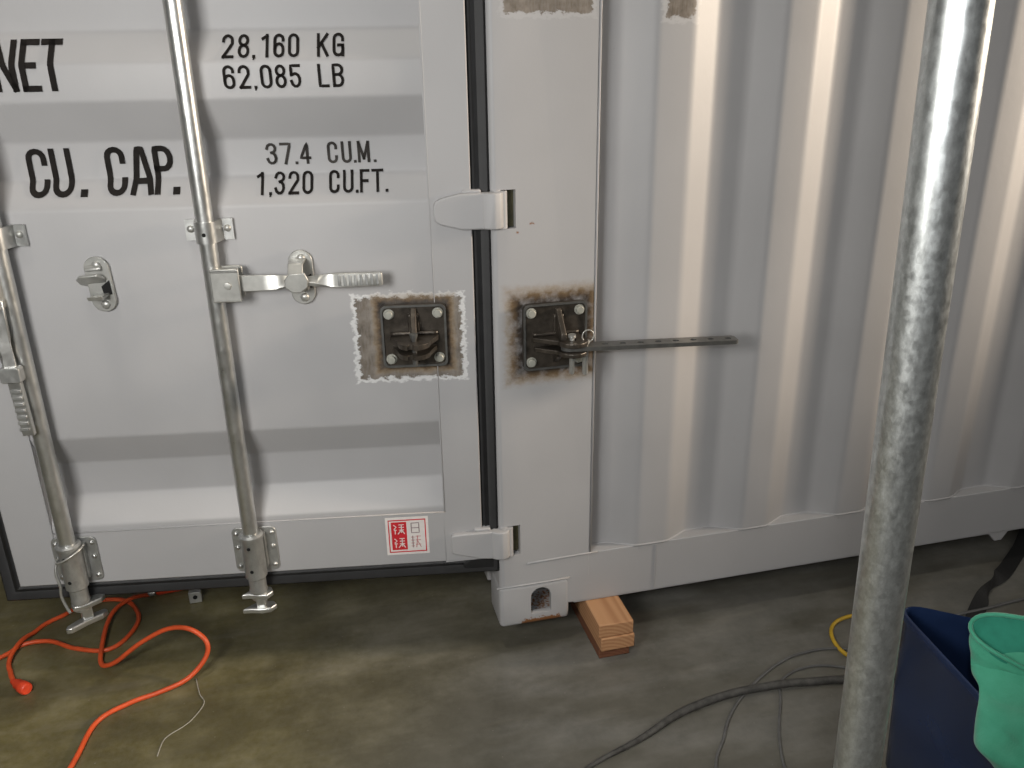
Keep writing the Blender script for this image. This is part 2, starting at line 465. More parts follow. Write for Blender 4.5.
# floor deck, cross members, roof, front end
bm = bmesh.new(); box(bm, 0.05, LEN - 0.02, 0.048, WID - 0.048, 0.235, 0.262)
link('cargo_floor', bm, 'wood_red', cont)
for k in range(16):
    x = 0.45 + k * 0.36
    bm = bmesh.new()
    box(bm, x, x + 0.045, 0.046, WID - 0.046, 0.13, 0.134); box(bm, x, x + 0.004, 0.046, WID - 0.046, 0.13, 0.235); box(bm, x, x + 0.045, 0.046, WID - 0.046, 0.231, 0.235)
    link('cross_member', bm, 'paint', cont)
bm = bmesh.new(); box(bm, 0.02, LEN - 0.02, 0.02, WID - 0.02, ZT - 0.03, ZT - 0.012); link('roof_panel', bm, 'paint', cont)
bm = bmesh.new(); box(bm, LEN - 0.04, LEN - 0.01, 0.02, WID - 0.02, 0.12, ZT - 0.01); link('front_panel', bm, 'paint', cont)
bm = bmesh.new(); box(bm, 0.0, 0.10, 0.15, WID - 0.15, 0.115, 0.262); link('door_sill', bm, 'paint', cont, bevel=0.004)
bm = bmesh.new(); box(bm, 0.0, 0.10, 0.15, WID - 0.15, ZT - 0.14, ZT); link('door_header', bm, 'paint', cont, bevel=0.004)

# corner posts ------------------------------------------------------
def post_outline(x0, x1, y0, s):
    # rounded outer corner, small lip toward the side sheet; (x, y)
    r = 0.014; pts = []
    for k in range(7):
        a = math.radians(180 + 90 * k / 6)
        pts.append((x0 + r + r * math.cos(a), y0 + s * (r + r * math.sin(a))))
    pts += [(x1 - 0.004, y0), (x1, y0 + s * 0.003), (x1, y0 + s * 0.036), (x1 + 0.016, y0 + s * 0.036), (x1 + 0.016, y0 + s * 0.044), (x1 - 0.004, y0 + s * 0.044), (x1 - 0.004, y0 + s * 0.060), (x0, y0 + s * 0.150)]
    return pts
bm = bmesh.new()
prism(bm, post_outline(0.0005, 0.231, 0.0, 1), 'z', ZC + 0.115, ZT - 0.115)
post = link('corner_post', bm, 'paint_post', cont, smooth=True, angle=32)
cuts = []
for z0, z1 in ((0.280, 0.362), (1.070, 1.150), (1.86, 1.94)):
    bm = bmesh.new(); box(bm, -0.05, 0.0535, -0.02, 0.034, z0, z1); cuts.append(link('cutter', bm, 'slot'))
boolean_cut(post, cuts)
for p_ in post.data.polygons: p_.use_smooth = True
post.data.set_sharp_from_angle(angle=math.radians(32))
bm = bmesh.new(); prism(bm, post_outline(-0.0165, 0.231, WID, -1), 'z', ZC + 0.115, ZT - 0.115)
link('corner_post', bm, 'paint', cont, smooth=True, angle=32)
# bright painted-over weld line down the edge of the post
bm = bmesh.new(); tube(bm, [(0.2315, 0.001, RT), (0.2315, 0.001, 1.0), (0.2315, 0.001, ZT - 0.12)], 0.0024, 6)
link('weld_bead', bm, 'paint', cont, smooth='all')

# corner castings ---------------------------------------------------
def casting(x0, x1, y0, y1, z0, z1, detail):
    bm = bmesh.new(); box(bm, x0, x1, y0, y1, z0, z1)
    bmesh.ops.bevel(bm, geom=[e for e in bm.edges], offset=0.011, segments=4, profile=0.5, affect='EDGES')
    c = link('corner_casting', bm, 'paint_casting', cont, smooth=True, angle=40)
    if detail:
        cx = 0.104; w = 0.026
        bm = bmesh.new()
        pts = [(cx - w, z0 + 0.030), (cx + w, z0 + 0.030)] + [(cx + w * math.cos(math.radians(a)), z0 + 0.078 + w * math.sin(math.radians(a))) for a in range(0, 181, 15)]
        prism(bm, pts, 'y', -0.02, 0.060); k1 = link('cutter', bm, 'hole')
        bm = bmesh.new(); box(bm, 0.018, 0.160, 0.014, 0.102, z0 + 0.016, z0 + 0.104); k2 = link('cutter', bm, 'hole')
        boolean_cut(c, [k1, k2])
        for p_ in c.data.polygons: p_.use_smooth = True
        c.data.set_sharp_from_angle(angle=math.radians(40))
    return c
casting(-0.001, 0.178, -0.0015, 0.110, ZC, ZC + 0.118, True)
casting(-0.013, 0.178, WID - 0.16, WID, ZC, ZC + 0.118, False)
for x0 in (-0.013, LEN - 0.178):
    for y0 in (0.0, WID - 0.16):
        casting(x0, x0 + 0.19, y0, y0 + 0.16, ZT - 0.118, ZT + 0.004, False)
for y0 in (0.0, WID - 0.16):
    casting(LEN - 0.178, LEN, y0, y0 + 0.16, ZC, ZC + 0.118, False)
bm = bmesh.new(); tube(bm, [(-0.008, -0.001, ZC + 0.118), (0.06, -0.002, ZC + 0.1185), (0.12, -0.0025, ZC + 0.119), (0.178, -0.0015, ZC + 0.120)], 0.0022, 6)
link('weld_bead', bm, 'paint', cont, smooth='all')

# ------------------------------------------------------------------ the open door, in its own frame: x along the door, -y outwards
PHI = -0.157244
DU0, DU1 = -1.128, -0.056          # left and right edge of the steel door
DZ0, DZ1 = 0.277, 2.50
IN = -0.142                         # inner edge of the hinge stile
bm = bmesh.new()
box(bm, IN, DU1, 0.0, 0.05, DZ0, DZ1)                    # hinge stile
box(bm, DU0, DU0 + 0.10, 0.0, 0.05, DZ0, DZ1)            # lock stile
box(bm, DU0 + 0.10, IN, 0.0, 0.05, DZ0, 0.412)           # bottom rail
box(bm, DU0 + 0.10, IN, 0.0, 0.05, DZ1 - 0.12, DZ1)
door = link('container_door', bm, 'paint_door', cont, loc=(0.0175, 0.0, 0.0), rot=(0, 0, PHI), bevel=0.0025)

ZP = [(0.405, 0.004), (0.425, 0.004), (0.486, 0.046), (0.566, 0.046), (0.642, 0.004), (1.134, 0.004), (1.188, 0.046), (1.260, 0.046), (1.336, 0.004), (1.404, 0.004), (1.460, 0.046), (1.535, 0.046), (1.605, 0.004), (2.10, 0.004), (2.16, 0.040), (2.24, 0.040), (2.30, 0.004), (2.39, 0.004)]
def dy(z):
    for (a, da), (b, db) in zip(ZP, ZP[1:]):
        if a <= z <= b: return da + (db - da) * (z - a) / (b - a)
    return 0.004
zs = []
for i, (z, d) in enumerate(ZP):
    if 0 < i < len(ZP) - 1: zs += [z - 0.006, z - 0.003, z, z + 0.003, z + 0.006]
    else: zs.append(z)
def dys(z):   # softened
    return (dy(z - 0.005) + dy(z) * 2 + dy(z + 0.005)) / 4 if 0.42 < z < 2.38 else dy(z)
bm = bmesh.new()
L = [[bm.verts.new((x, dys(z) + t, z)) for t in (0, 0.002) for x in (DU0 + 0.095, IN + 0.003)] for z in zs]
for a, b in zip(L, L[1:]):
    bm.faces.new((a[0], a[1], b[1], b[0])); bm.faces.new((a[2], b[2], b[3], a[3]))
    bm.faces.new((a[0], b[0], b[2], a[2])); bm.faces.new((a[1], a[3], b[3], b[1]))
link('corrugated_panel', bm, 'paint_door', door, smooth=True, angle=60)
# caulk line where the sheet meets the frame
bm = bmesh.new()
tube(bm, [(IN + 0.001, 0.001, 0.41), (IN + 0.001, 0.001, 1.4), (IN + 0.001, 0.001, 2.38)], 0.0016, 6)
tube(bm, [(DU0 + 0.10, 0.001, 0.411), (-0.6, 0.001, 0.4125), (IN, 0.001, 0.412)], 0.0020, 6)
link('caulk_line', bm, 'paint', door, smooth='all')
# rubber gasket: a frame with a rounded section, lip reaching past the steel
bm = bmesh.new()
def ring_sweep(bm, corners, sec):
    rings = []
    cx = sum(c[0] for c in corners) / 4; cz = sum(c[1] for c in corners) / 4
    for (x, z) in corners:
        sx = 1 if x > cx else -1; sz = 1 if z > cz else -1
        rings.append([bm.verts.new((x + sx * s, y, z + sz * s)) for s, y in sec])
    n = len(sec)
    for i in range(4):
        A, B = rings[i], rings[(i + 1) % 4]
        for k in range(n): bm.faces.new((A[k], B[k], B[(k + 1) % n], A[(k + 1) % n]))
sec = [(-0.02, 0.052), (-0.02, 0.020), (0.004, 0.012), (0.010, 0.006), (0.018, 0.009), (0.026, 0.004), (0.034, 0.001), (0.038, 0.004), (0.039, 0.010), (0.038, 0.034), (0.034, 0.042), (0.02, 0.052)]
ring_sweep(bm, [(DU0, DZ0), (DU1, DZ0), (DU1, DZ1), (DU0, DZ1)], sec)
link('gasket', bm, 'rubber', door, smooth=True, angle=50)
# folded rubber end that sags at the lower hinge
bm = bmesh.new()
prism(bm, [(-0.105, 0.264), (-0.058, 0.300), (-0.014, 0.296), (-0.014, 0.236), (-0.10, 0.238)], 'y', 0.004, 0.03)
link('gasket_corner', bm, 'rubber', door, bevel=0.005)

# hinges -------------------------------------------------------------
def hinge(zc, big):
    h = 0.037
    bm = bmesh.new()
    if big:
        out = [(-0.134, zc + 0.010), (-0.130, zc + 0.022), (-0.118, zc + 0.028), (-0.078, zc + h), (-0.028, zc + h), (-0.028, zc - h), (-0.075, zc - h), (-0.120, zc - 0.026), (-0.132, zc - 0.018), (-0.135, zc - 0.004)]
    else:
        out = [(-0.130, zc + 0.028), (-0.126, zc + 0.033), (-0.10, zc + 0.035), (-0.028, zc + h), (-0.028, zc - h), (-0.060, zc - h + 0.002), (-0.125, zc - 0.018), (-0.130, zc - 0.014)]
    prism(bm, out, 'y', -0.014, 0.002)
    # curl round the pin
    prism(bm, [(x * 1.0, y) for x, y in [(-0.034, 0.002), (-0.034, -0.014), (-0.022, -0.020), (-0.008, -0.022), (0.004, -0.016), (0.010, -0.004), (0.010, 0.010), (-0.010, 0.014)]], 'z', zc - h, zc + h)
    link('hinge_blade', bm, 'paint', door, bevel=0.0035, seg=3)
    bm = bmesh.new(); box(bm, -0.075, -0.036, -0.006, 0.012, zc + h - 0.002, zc + h + 0.006)
    link('hinge_weld', bm, 'paint', door, bevel=0.003, seg=2)
    # pin and lug on the post
    bm = bmesh.new()
    lathe(bm, (0.014, 0.010, zc - 0.041), (0, 0, 1), [(0, 0.0), (0, 0.012), (0.082, 0.012), (0.082, 0.0)])
    link('hinge_pin', bm, 'paint', cont, smooth=True, angle=40)
    bm = bmesh.new()
    prism(bm, rrect(0.020, 0.006, 0.0155, 0.013, 0.008), 'z', zc - 0.0385, zc + 0.0385)
    link('hinge_lug', bm, 'paint', cont, smooth=True, angle=40)
    bm = bmesh.new(); box(bm, 0.034, 0.0525, 0.018, 0.033, zc - 0.0385, zc + 0.0385)
    link('dark_slot_box', bm, 'slot', cont)  # dark olive box set into the hinge slot
hinge(1.110, True); hinge(0.321, False); hinge(1.90, True)

# locking bars ---------------------------------------------------------
BV = -0.031
def rivet(name, x, z, y=-0.004, r=0.0075, m='zinc'):
    bm = bmesh.new(); lathe(bm, (x, y, z), (0, -1, 0), [(0, 0), (0, r), (0.002, r), (0.005, r * 0.7), (0.006, 0)], 14)
    return link(name, bm, m, door, smooth=True, angle=50)
def locking_bar(u, kind):
    bm = bmesh.new()
    lathe(bm, (u, BV, 0.23), (0, 0, 1), [(0, 0), (0, 0.0172), (2.32, 0.0172), (2.32, 0)], 32)
    link('locking_bar', bm, 'galv', door, smooth=True, angle=40)
    # saddle bracket
    for zc in (1.090, 1.80):
        bm = bmesh.new()
        out = []
        prof = [(-0.047, -0.001), (-0.047, -0.007), (-0.027, -0.007)] + [(0.0215 * math.cos(math.radians(a)) * -1, BV - 0.0215 * math.sin(math.radians(a))) for a in range(-5, 186, 12)] + [(0.027, -0.007), (0.047, -0.007), (0.047, -0.001)]
        inner = [(0.0173 * math.cos(math.radians(a)), BV - 0.0173 * math.sin(math.radians(a))) for a in range(-5, 186, 12)]
        prof = prof[:2] + prof[2:-2] + prof[-2:]
        prism(bm, [(u + x, y) for x, y in prof + [(0.018, -0.001)] + inner + [(-0.018, -0.001)]], 'z', zc - 0.021, zc + 0.021)
        link('bar_bracket', bm, 'galv', door, smooth=True, angle=35)
        rivet('bracket_rivet', u - 0.036, zc + 0.002, -0.006); rivet('bracket_rivet', u + 0.036, zc + 0.002, -0.006)
        bm = bmesh.new(); lathe(bm, (u, BV - 0.0205, zc - 0.003), (0, -1, 0), [(0, 0), (0, 0.004), (0.0012, 0.004), (0.0012, 0)], 12)
        link('bracket_hole', bm, 'hole', door)
    # bottom guide: flange on the door, sleeve round the bar
    bm = bmesh.new()
    prism(bm, rrect(u, 0.345, 0.050, 0.058, 0.014), 'y', -0.005, 0.0)
    link('guide_flange', bm, 'galv_dull', door, bevel=0.0015)
    bm = bmesh.new()
    lathe(bm, (u, BV, 0.288), (0, 0, 1), [(0, 0.0175), (0, 0.021), (0.004, 0.0245), (0.100, 0.0245), (0.104, 0.027), (0.112, 0.027), (0.116, 0.023), (0.116, 0.0175)], 32)
    box(bm, u - 0.026, u + 0.026, -0.02, -0.004, 0.305, 0.392)
    link('bar_sleeve', bm, 'galv_dull', door, smooth=True, angle=35)
    for sx in (-1, 1):
        for zz in (0.388, 0.352, 0.302):
            rivet('guide_rivet', u + sx * 0.040, zz, -0.004, 0.0060, 'galv')
    for zz in (0.375, 0.315):
        bm = bmesh.new(); lathe(bm, (u - 0.003, BV - 0.0238, zz), (-0.1, -1, 0), [(0, 0), (0, 0.0042), (0.0012, 0.0042), (0.0012, 0)], 12)
        link('sleeve_hole', bm, 'hole', door)
    # collar and cam keeper
    bm = bmesh.new()
    lathe(bm, (u, BV, 0.248), (0, 0, 1), [(0, 0), (0, 0.019), (0.006, 0.021), (0.012, 0.0195), (0.030, 0.0195), (0.040, 0.0195), (0.040, 0)], 28)
    link('bar_collar', bm, 'galv_dull', door, smooth=True, angle=35)
    R = Matrix.Translation((u, BV, 0)) @ Matrix.Rotation(math.radians(0 if kind == 2 else 32), 4, 'Z')
    bm = bmesh.new()
    if kind == 2:
        prism(bm, [(-0.038, -0.016), (-0.020, -0.014), (0.0, -0.020), (0.022, -0.020), (0.034, -0.004), (0.026, 0.014), (0.006, 0.018), (-0.016, 0.010)], 'z', 0.236, 0.249, M4=R)
        prism(bm, [(-0.040, -0.018), (-0.018, -0.018), (0.006, -0.022), (0.026, -0.018), (0.038, -0.002), (0.028, 0.012), (0.004, 0.014), (-0.018, 0.004)], 'z', 0.198, 0.211, M4=R)
        box(bm, -0.008, 0.014, -0.012, 0.012, 0.205, 0.240, M4=R)
    else:
        prism(bm, [(-0.020, -0.016), (0.010, -0.020), (0.040, -0.014), (0.052, 0.0), (0.040, 0.010), (0.0, 0.014), (-0.022, 0.006)], 'z', 0.236, 0.249, M4=R)
        prism(bm, [(-0.046, -0.026), (-0.034, -0.032), (0.0, -0.022), (0.036, -0.016), (0.050, -0.004), (0.044, 0.006), (0.0, 0.004), (-0.040, -0.014)], 'z', 0.194, 0.208, M4=R)
        box(bm, -0.006, 0.018, -0.014, 0.010, 0.200, 0.240, M4=R)
    link('cam_keeper', bm, 'galv', door, bevel=0.003, seg=3)
locking_bar(-0.583, 2)
locking_bar(-0.985, 1)

def handle_gear(u, zc, R):
    """hub on the bar, twisted flat lever and ribbed grip; built pointing +x from the bar, then turned by R about the hub pivot"""
    pv = Matrix.Translation((u, BV, zc)) @ R
    bm = bmesh.new()
    prism(bm, rrect(0.030, 0.0, 0.028, 0.033, 0.006), 'y', -0.030, -0.024, M4=pv)
    prism(bm, [(0.0, -0.014), (0.056, -0.014), (0.056, -0.024), (0.058, -0.030), (0.002, -0.030)], 'z', 0.024, 0.034, M4=pv)
    prism(bm, [(0.0, -0.014), (0.056, -0.014), (0.056, -0.024), (0.058, -0.030), (0.002, -0.030)], 'z', -0.034, -0.028, M4=pv)
    prism(bm, rrect(0.030, 0.0, 0.028, 0.033, 0.006), 'y', 0.006, 0.012, M4=pv)
    link('handle_hub', bm, 'zinc', door, bevel=0.002)
    bm = bmesh.new()
    lathe(bm, pv @ Vector((0.034, -0.030, 0)), pv.to_3x3() @ Vector((0, -1, 0)), [(0, 0), (0, 0.008), (0.003, 0.007), (0.004, 0)], 14)
    link('hub_pin', bm, 'zinc', door, smooth=True, angle=50)
    # lever: flat, twists through the catch, ends as a grip
    bm = bmesh.new(); rings = []
    sts = [(0.045, 0, .0165, .004), (0.10, 0, .0165, .004), (0.125, 10, .015, .0045), (0.155, 55, .013, .005), (0.185, 80, .013, .005), (0.21, 60, .013, .005), (0.235, 8, .014, .005), (0.245, 0, .0145, .006), (0.338, 0, .0135, .006), (0.340, 0, .011, .004)]
    for x, ang, hw, ht in sts:
        a = math.radians(ang); c, s = math.cos(a), math.sin(a)
        ring = []
        for dz, dyv in ((hw, -ht), (hw, ht), (-hw, ht), (-hw, -ht)):
            ring.append(bm.verts.new(pv @ Vector((x, -0.012 + dyv * c + dz * s, dz * c - dyv * s))))
        rings.append(ring)
    for A, B in zip(rings, rings[1:]):
        for k in range(4): bm.faces.new((A[k], A[(k + 1) % 4], B[(k + 1) % 4], B[k]))
    bm.faces.new(rings[0]); bm.faces.new(rings[-1][::-1])
    link('door_handle', bm, 'zinc', door, bevel=0.0015)
    bm = bmesh.new()
    for k in range(8):
        x = 0.250 + k * 0.011
        box(bm, x, x + 0.006, -0.0195, -0.0165, -0.011, 0.011, M4=pv)
    link('grip_ribs', bm, 'galv_dull', door, bevel=0.001)
handle_gear(-0.583, 0.986, Matrix.Identity(4))

def catch(u, zc, loaded):
    R = Matrix.Translation((u, 0, zc)) @ Matrix.Rotation(math.radians(0 if loaded else -3), 4, 'Y')
    bm = bmesh.new(); prism(bm, rrect(0, 0, 0.0245, 0.057, 0.0244, 10), 'y', -0.006, 0.001, M4=R)
    o = link('handle_catch', bm, 'zinc', door, bevel=0.0015)
    for z in (0.040, -0.042):
        q = R @ Vector((0.002, -0.006, z)); rivet('catch_rivet', q.x, q.z, q.y, 0.009)
    # fixed lower lip and swinging retaining flap
    bm = bmesh.new()
    prism(bm, [(-0.006, -0.024), (-0.042 if not loaded else -0.032, -0.024), (-0.048 if not loaded else -0.036, -0.014), (-0.040 if not loaded else -0.030, -0.018), (-0.006, -0.018)], 'x', -0.016, 0.014, M4=R)
    link('catch_lip', bm, 'zinc', door, bevel=0.0015)
    bm = bmesh.new()
    pv = R @ Matrix.Translation((-0.004, 0, 0.018))
    fl = [(-0.030, 0.002), (-0.018, 0.016), (0.018, 0.018), (0.026, 0.0), (0.022, -0.018), (0.006, -0.030), (-0.014, -0.030), (-0.030, -0.016)]
    if loaded:
        fl = [(x * 0.85, z * 0.85) for x, z in fl]
        prism(bm, [(x + 0.004, z - 0.010) for x, z in fl], 'y', -0.066, -0.060, M4=pv)
        prism(bm, [(-0.060, 0.000), (-0.066, 0.000), (-0.050, 0.022), (-0.006, 0.024), (-0.006, 0.018), (-0.046, 0.016)], 'x', -0.014, 0.016, M4=pv)
    else:
        T = pv @ Matrix.Translation((-0.006, -0.012, 0.0)) @ Matrix.Rotation(math.radians(52), 4, 'X')
        prism(bm, fl, 'y', -0.008, -0.002, M4=T)
        prism(bm, [(-0.016, 0.012), (-0.016, 0.018), (-0.006, 0.024), (-0.006, 0.014)], 'x', -0.016, 0.016, M4=pv)
    link('catch_flap', bm, 'zinc', door, bevel=0.002, seg=3)
    bm = bmesh.new(); prism(bm, [(0.004, -0.022), (0.020, -0.022), (0.020, 0.008), (0.002, -0.004)], 'y', -0.0075, -0.005, M4=R)
    link('catch_slot', bm, 'hole', door)
catch(-0.411, 0.985, True)
catch(-0.815, 0.985, False)

# the other handle hangs loose down along the left bar
def hanging_handle():
    bm = bmesh.new()
    box(bm, -1.025, -0.985, -0.075, -0.030, 0.955, 1.020); link('handle_hub', bm, 'zinc', door, bevel=0.004)
    bm = bmesh.new(); rings = []
    pts = [((-0.996, -0.064, 0.975), 0, .015, .004), ((-0.998, -0.066, 0.90), 0, .015, .004), ((-0.998, -0.066, 0.865), 50, .012, .005), ((-0.996, -0.066, 0.835), 10, .012, .006), ((-0.994, -0.066, 0.80), 0, .0125, .006), ((-0.989, -0.068, 0.688), 0, .0115, .006)]
    for (x, y, z), ang, hw, ht in pts:
        a = math.radians(ang); c, s = math.cos(a), math.sin(a)
        rings.append([bm.verts.new((x + dx * c - dyv * s, y + dyv * c + dx * s, z)) for dx, dyv in ((hw, -ht), (hw, ht), (-hw, ht), (-hw, -ht))])
    for A, B in zip(rings, rings[1:]):
        for k in range(4): bm.faces.new((A[k], A[(k + 1) % 4], B[(k + 1) % 4], B[k]))
    bm.faces.new(rings[0]); bm.faces.new(rings[-1][::-1])
    link('door_handle', bm, 'galv', door, bevel=0.0015)
    bm = bmesh.new(); prism(bm, rrect(-0.995, 0.822, 0.020, 0.016, 0.005), 'y', -0.080, -0.058)
    link('handle_joint', bm, 'galv_dull', door, bevel=0.002)
    bm = bmesh.new()
    for k in range(7):
        z = 0.790 - k * 0.014
        box(bm, -1.003, -0.983, -0.0765, -0.0725, z - 0.007, z)
    link('grip_ribs', bm, 'galv_dull', door, bevel=0.001)
hanging_handle()
# wire seal looped round the sleeve of the left bar, its tail hanging down
bm = bmesh.new(); u_ = -0.985
lp = [(u_ + 0.031 * math.cos(2 * PI * k / 24), BV + 0.031 * math.sin(2 * PI * k / 24), 0.378 + 0.016 * math.cos(2 * PI * k / 24)) for k in range(25)]
tube(bm, lp, 0.0024, 8)
link('seal_wire', bm, 'zinc', door, smooth='all')
bm = bmesh.new()
tube(bm, catmull([(u_ - 0.031, BV - 0.002, 0.362), (u_ - 0.034, BV - 0.012, 0.335), (u_ - 0.029, BV - 0.016, 0.305), (u_ - 0.033, BV - 0.014, 0.275), (u_ - 0.026, BV - 0.016, 0.245), (u_ - 0.020, BV - 0.018, 0.232)], 6), 0.0034, 8)
link('seal_tail', bm, 'zinc', door, smooth='all')

# ------------------------------------------------------------------ stencilled figures on the door
def arc(cx, cy, rx, ry, a0, a1, n=8):
    return [(cx + rx * math.cos(math.radians(a0 + (a1 - a0) * k / n)), cy + ry * math.sin(math.radians(a0 + (a1 - a0) * k / n))) for k in range(n + 1)]
# glyphs in a box of width w and height 1 (strokes run along centre lines)
def glyph(c, w):
    r = w / 2; e = min(r, 0.30); m = 0.5
    top = lambda: arc(r, 1 - e, r, e, 180, 0)
    bot = lambda: arc(r, e, r, e, 0, -180)
    if c == '0' : return [arc(r, 1 - e, r, e, 0, 180) + arc(r, e, r, e, 180, 360) + [(w, 1 - e)]]
    if c == 'N': return [[(0, 0), (0, 1)], [(0, 1), (w, 0)], [(w, 0), (w, 1)]]
    if c == 'E': return [[(0, 0), (0, 1)], [(0, 1), (w, 1)], [(0, m), (w * .85, m)], [(0, 0), (w, 0)]]
    if c == 'T': return [[(0, 1), (w, 1)], [(r, 1), (r, 0)]]
    if c == 'C': return [[(w, 0.72)] + arc(r, 1 - e, r, e, 0, 180) + arc(r, e, r, e, 180, 360) + [(w, 0.28)]]
    if c == 'U': return [[(0, 1)] + arc(r, e, r, e, 180, 360) + [(w, 1)]]
    if c == 'A': return [[(0, 0), (r * 0.75, 1), (r * 1.25, 1), (w, 0)], [(w * .15, 0.25), (w * .85, 0.25)]]
    if c == 'P': return [[(0, 0), (0, 1), (r, 1)] + arc(r, 0.76, r, 0.24, 90, -90) + [(0, 0.52)]]
    if c == 'K': return [[(0, 0), (0, 1)], [(w, 1), (0, 0.38)], [(w * .35, 0.58), (w, 0)]]
    if c == 'G': return [[(w, 0.72)] + arc(r, 1 - e, r, e, 0, 180) + arc(r, e, r, e, 180, 360) + [(w, 0.48), (r, 0.48)], [(w, 0.48), (w, 0)]]
    if c == 'L': return [[(0, 1), (0, 0), (w, 0)]]
    if c == 'B': return [[(0, 0), (0, 1), (r, 1)] + arc(r, 0.77, r, 0.23, 90, -90) + [(0, 0.54)], [(r, 0.54)] + arc(r, 0.27, r, 0.27, 90, -90) + [(0, 0)]]
    if c == 'M': return [[(0, 0), (0, 1)], [(0, 1), (r, 0.15)], [(r, 0.15), (w, 1)], [(w, 1), (w, 0)]]
    if c == 'F': return [[(0, 0), (0, 1)], [(0, 1), (w, 1)], [(0, m), (w * .85, m)]]
    if c == '1': return [[(w, 1), (w, 0)], [(w, 0.97), (0, 0.84)]]
    if c == '2': return [[(0, 0.75)] + arc(r, 1 - e, r, e, 180, 0) + [(w, 0.62), (0, 0.0)], [(0, 0), (w, 0)]]
    if c == '3': return [[(0, 0.78)] + arc(r, 0.78, r, 0.22, 170, -90)[1:], [(r, 0.56)] + arc(r, 0.28, r, 0.28, 90, -170)]
    if c == '4': return [[(w * .8, 0), (w * .8, 1), (0, 0.25), (w * 1.1, 0.25)]]
    if c == '5': return [[(w, 1), (0.02, 1), (0.02, 0.56)], [(0.02, 0.56), (r, 0.62)] + arc(r, 0.31, r, 0.31, 80, -170)]
    if c == '6': return [[(w, 0.75)] + arc(r, 1 - e, r, e, 0, 180) + [(0, e)] + arc(r, e, r, e, 180, 360) + arc(r, 0.34, r, 0.24, 0, 180)]
    if c == '7': return [[(0, 1), (w, 1), (w * .4, 0)]]
    if c == '8': return [arc(r, 0.77, r * .92, 0.23, -90, 270, 14), arc(r, 0.27, r, 0.27, 90, 450, 14)]
    return []
def stroke(bm, pts, sw, place, mat=0):
    P = []
    for a, b in zip(pts, pts[1:]):
        n = max(1, int(math.dist(a, b) / 0.004))
        for k in range(n): P.append((a[0] + (b[0] - a[0]) * k / n, a[1] + (b[1] - a[1]) * k / n))
    P.append(pts[-1])
    def off(i):
        a = P[max(i - 1, 0)]; b = P[min(i + 1, len(P) - 1)]
        dx, dz = b[0] - a[0], b[1] - a[1]; l = math.hypot(dx, dz) or 1
        return (-dz / l * sw / 2, dx / l * sw / 2)
    prev = None
    for i, p in enumerate(P):
        o = off(i)
        q = (bm.verts.new(place(p[0] + o[0], p[1] + o[1])), bm.verts.new(place(p[0] - o[0], p[1] - o[1])))
        if prev:
            try:
                f = bm.faces.new((prev[0], prev[1], q[1], q[0])); f.material_index = mat
            except ValueError: pass
        prev = q
def put(x, z): return Vector((x, dys(z) - 0.0024, z))
def line_text(name, chars, x0, z0, h, sw, mat):
    """chars = list of (char, x offset, width) in metres"""
    bm = bmesh.new()
    for c, xo, w in chars:
        if c in '.,':
            s = sw * (0.62 if sw > 0.008 else 0.50)
            x = x0 + xo
            vs = [bm.verts.new(put(a, b)) for a, b in ((x - s, z0), (x + s, z0), (x + s, z0 + 2 * s), (x - s, z0 + 2 * s))]
            bm.faces.new(vs)
            if c == ',':
                vs = [bm.verts.new(put(a, b)) for a, b in ((x - s * .2, z0 + s), (x + s, z0 + s), (x + s * .2, z0 - 1.2 * s), (x - s * .9, z0 - 1.2 * s))]
                bm.faces.new(vs)
            continue
        hh = h - sw
        for st in glyph(c, w / hh):
            pts = [(x0 + xo + p[0] * hh, z0 + sw / 2 + p[1] * hh) for p in st]
            # square off stroke ends
            for k0, k1 in ((0, 1), (-1, -2)):
                a, b = pts[k0], pts[k1]; l = math.dist(a, b) or 1
                if c in 'NETKLFM147' or True:
                    pts[k0] = (a[0] + (a[0] - b[0]) / l * sw * 0.45, a[1] + (a[1] - b[1]) / l * sw * 0.45)
            stroke(bm, pts, sw, lambda x, z: put(x, z))
    me = link(name, bm, mat, door)
    return me
def spaced(s, w, pitch, dot=0.5):
    out = []; x = 0
    for c in s:
        if c == ' ': x += pitch * 0.9; continue
        if c in '.,':
            out.append((c, x + pitch * 0.02, 0)); x += pitch * dot; continue
        if c == '1': out.append((c, x + w * 0.05, w * 0.55)); x += pitch * 0.80; continue
        out.append((c, x, w)); x += pitch
    return out
line_text('stencil_lettering', [('N', 0, 0.031), ('E', 0.049, 0.024), ('T', 0.086, 0.029)], -0.931, 1.356, 0.093, 0.0112, 'letter')
line_text('stencil_lettering', [('C', 0, 0.028), ('U', 0.045, 0.030), ('.', 0.101, 0), ('C', 0.150, 0.028), ('A', 0.196, 0.034), ('P', 0.243, 0.028), ('.', 0.280, 0)], -0.924, 1.157, 0.093, 0.0112, 'letter')
def fit_line(items, x0, z0, mat):
    grp = [[items[0]]]
    for p_, q_ in zip(items, items[1:]):
        if q_[1] - p_[1] - p_[2] > 0.024: grp.append([])
        grp[-1].append(q_)
    for g_ in grp: line_text('stencil_lettering', g_, x0, z0, 0.0430, 0.0056, mat)
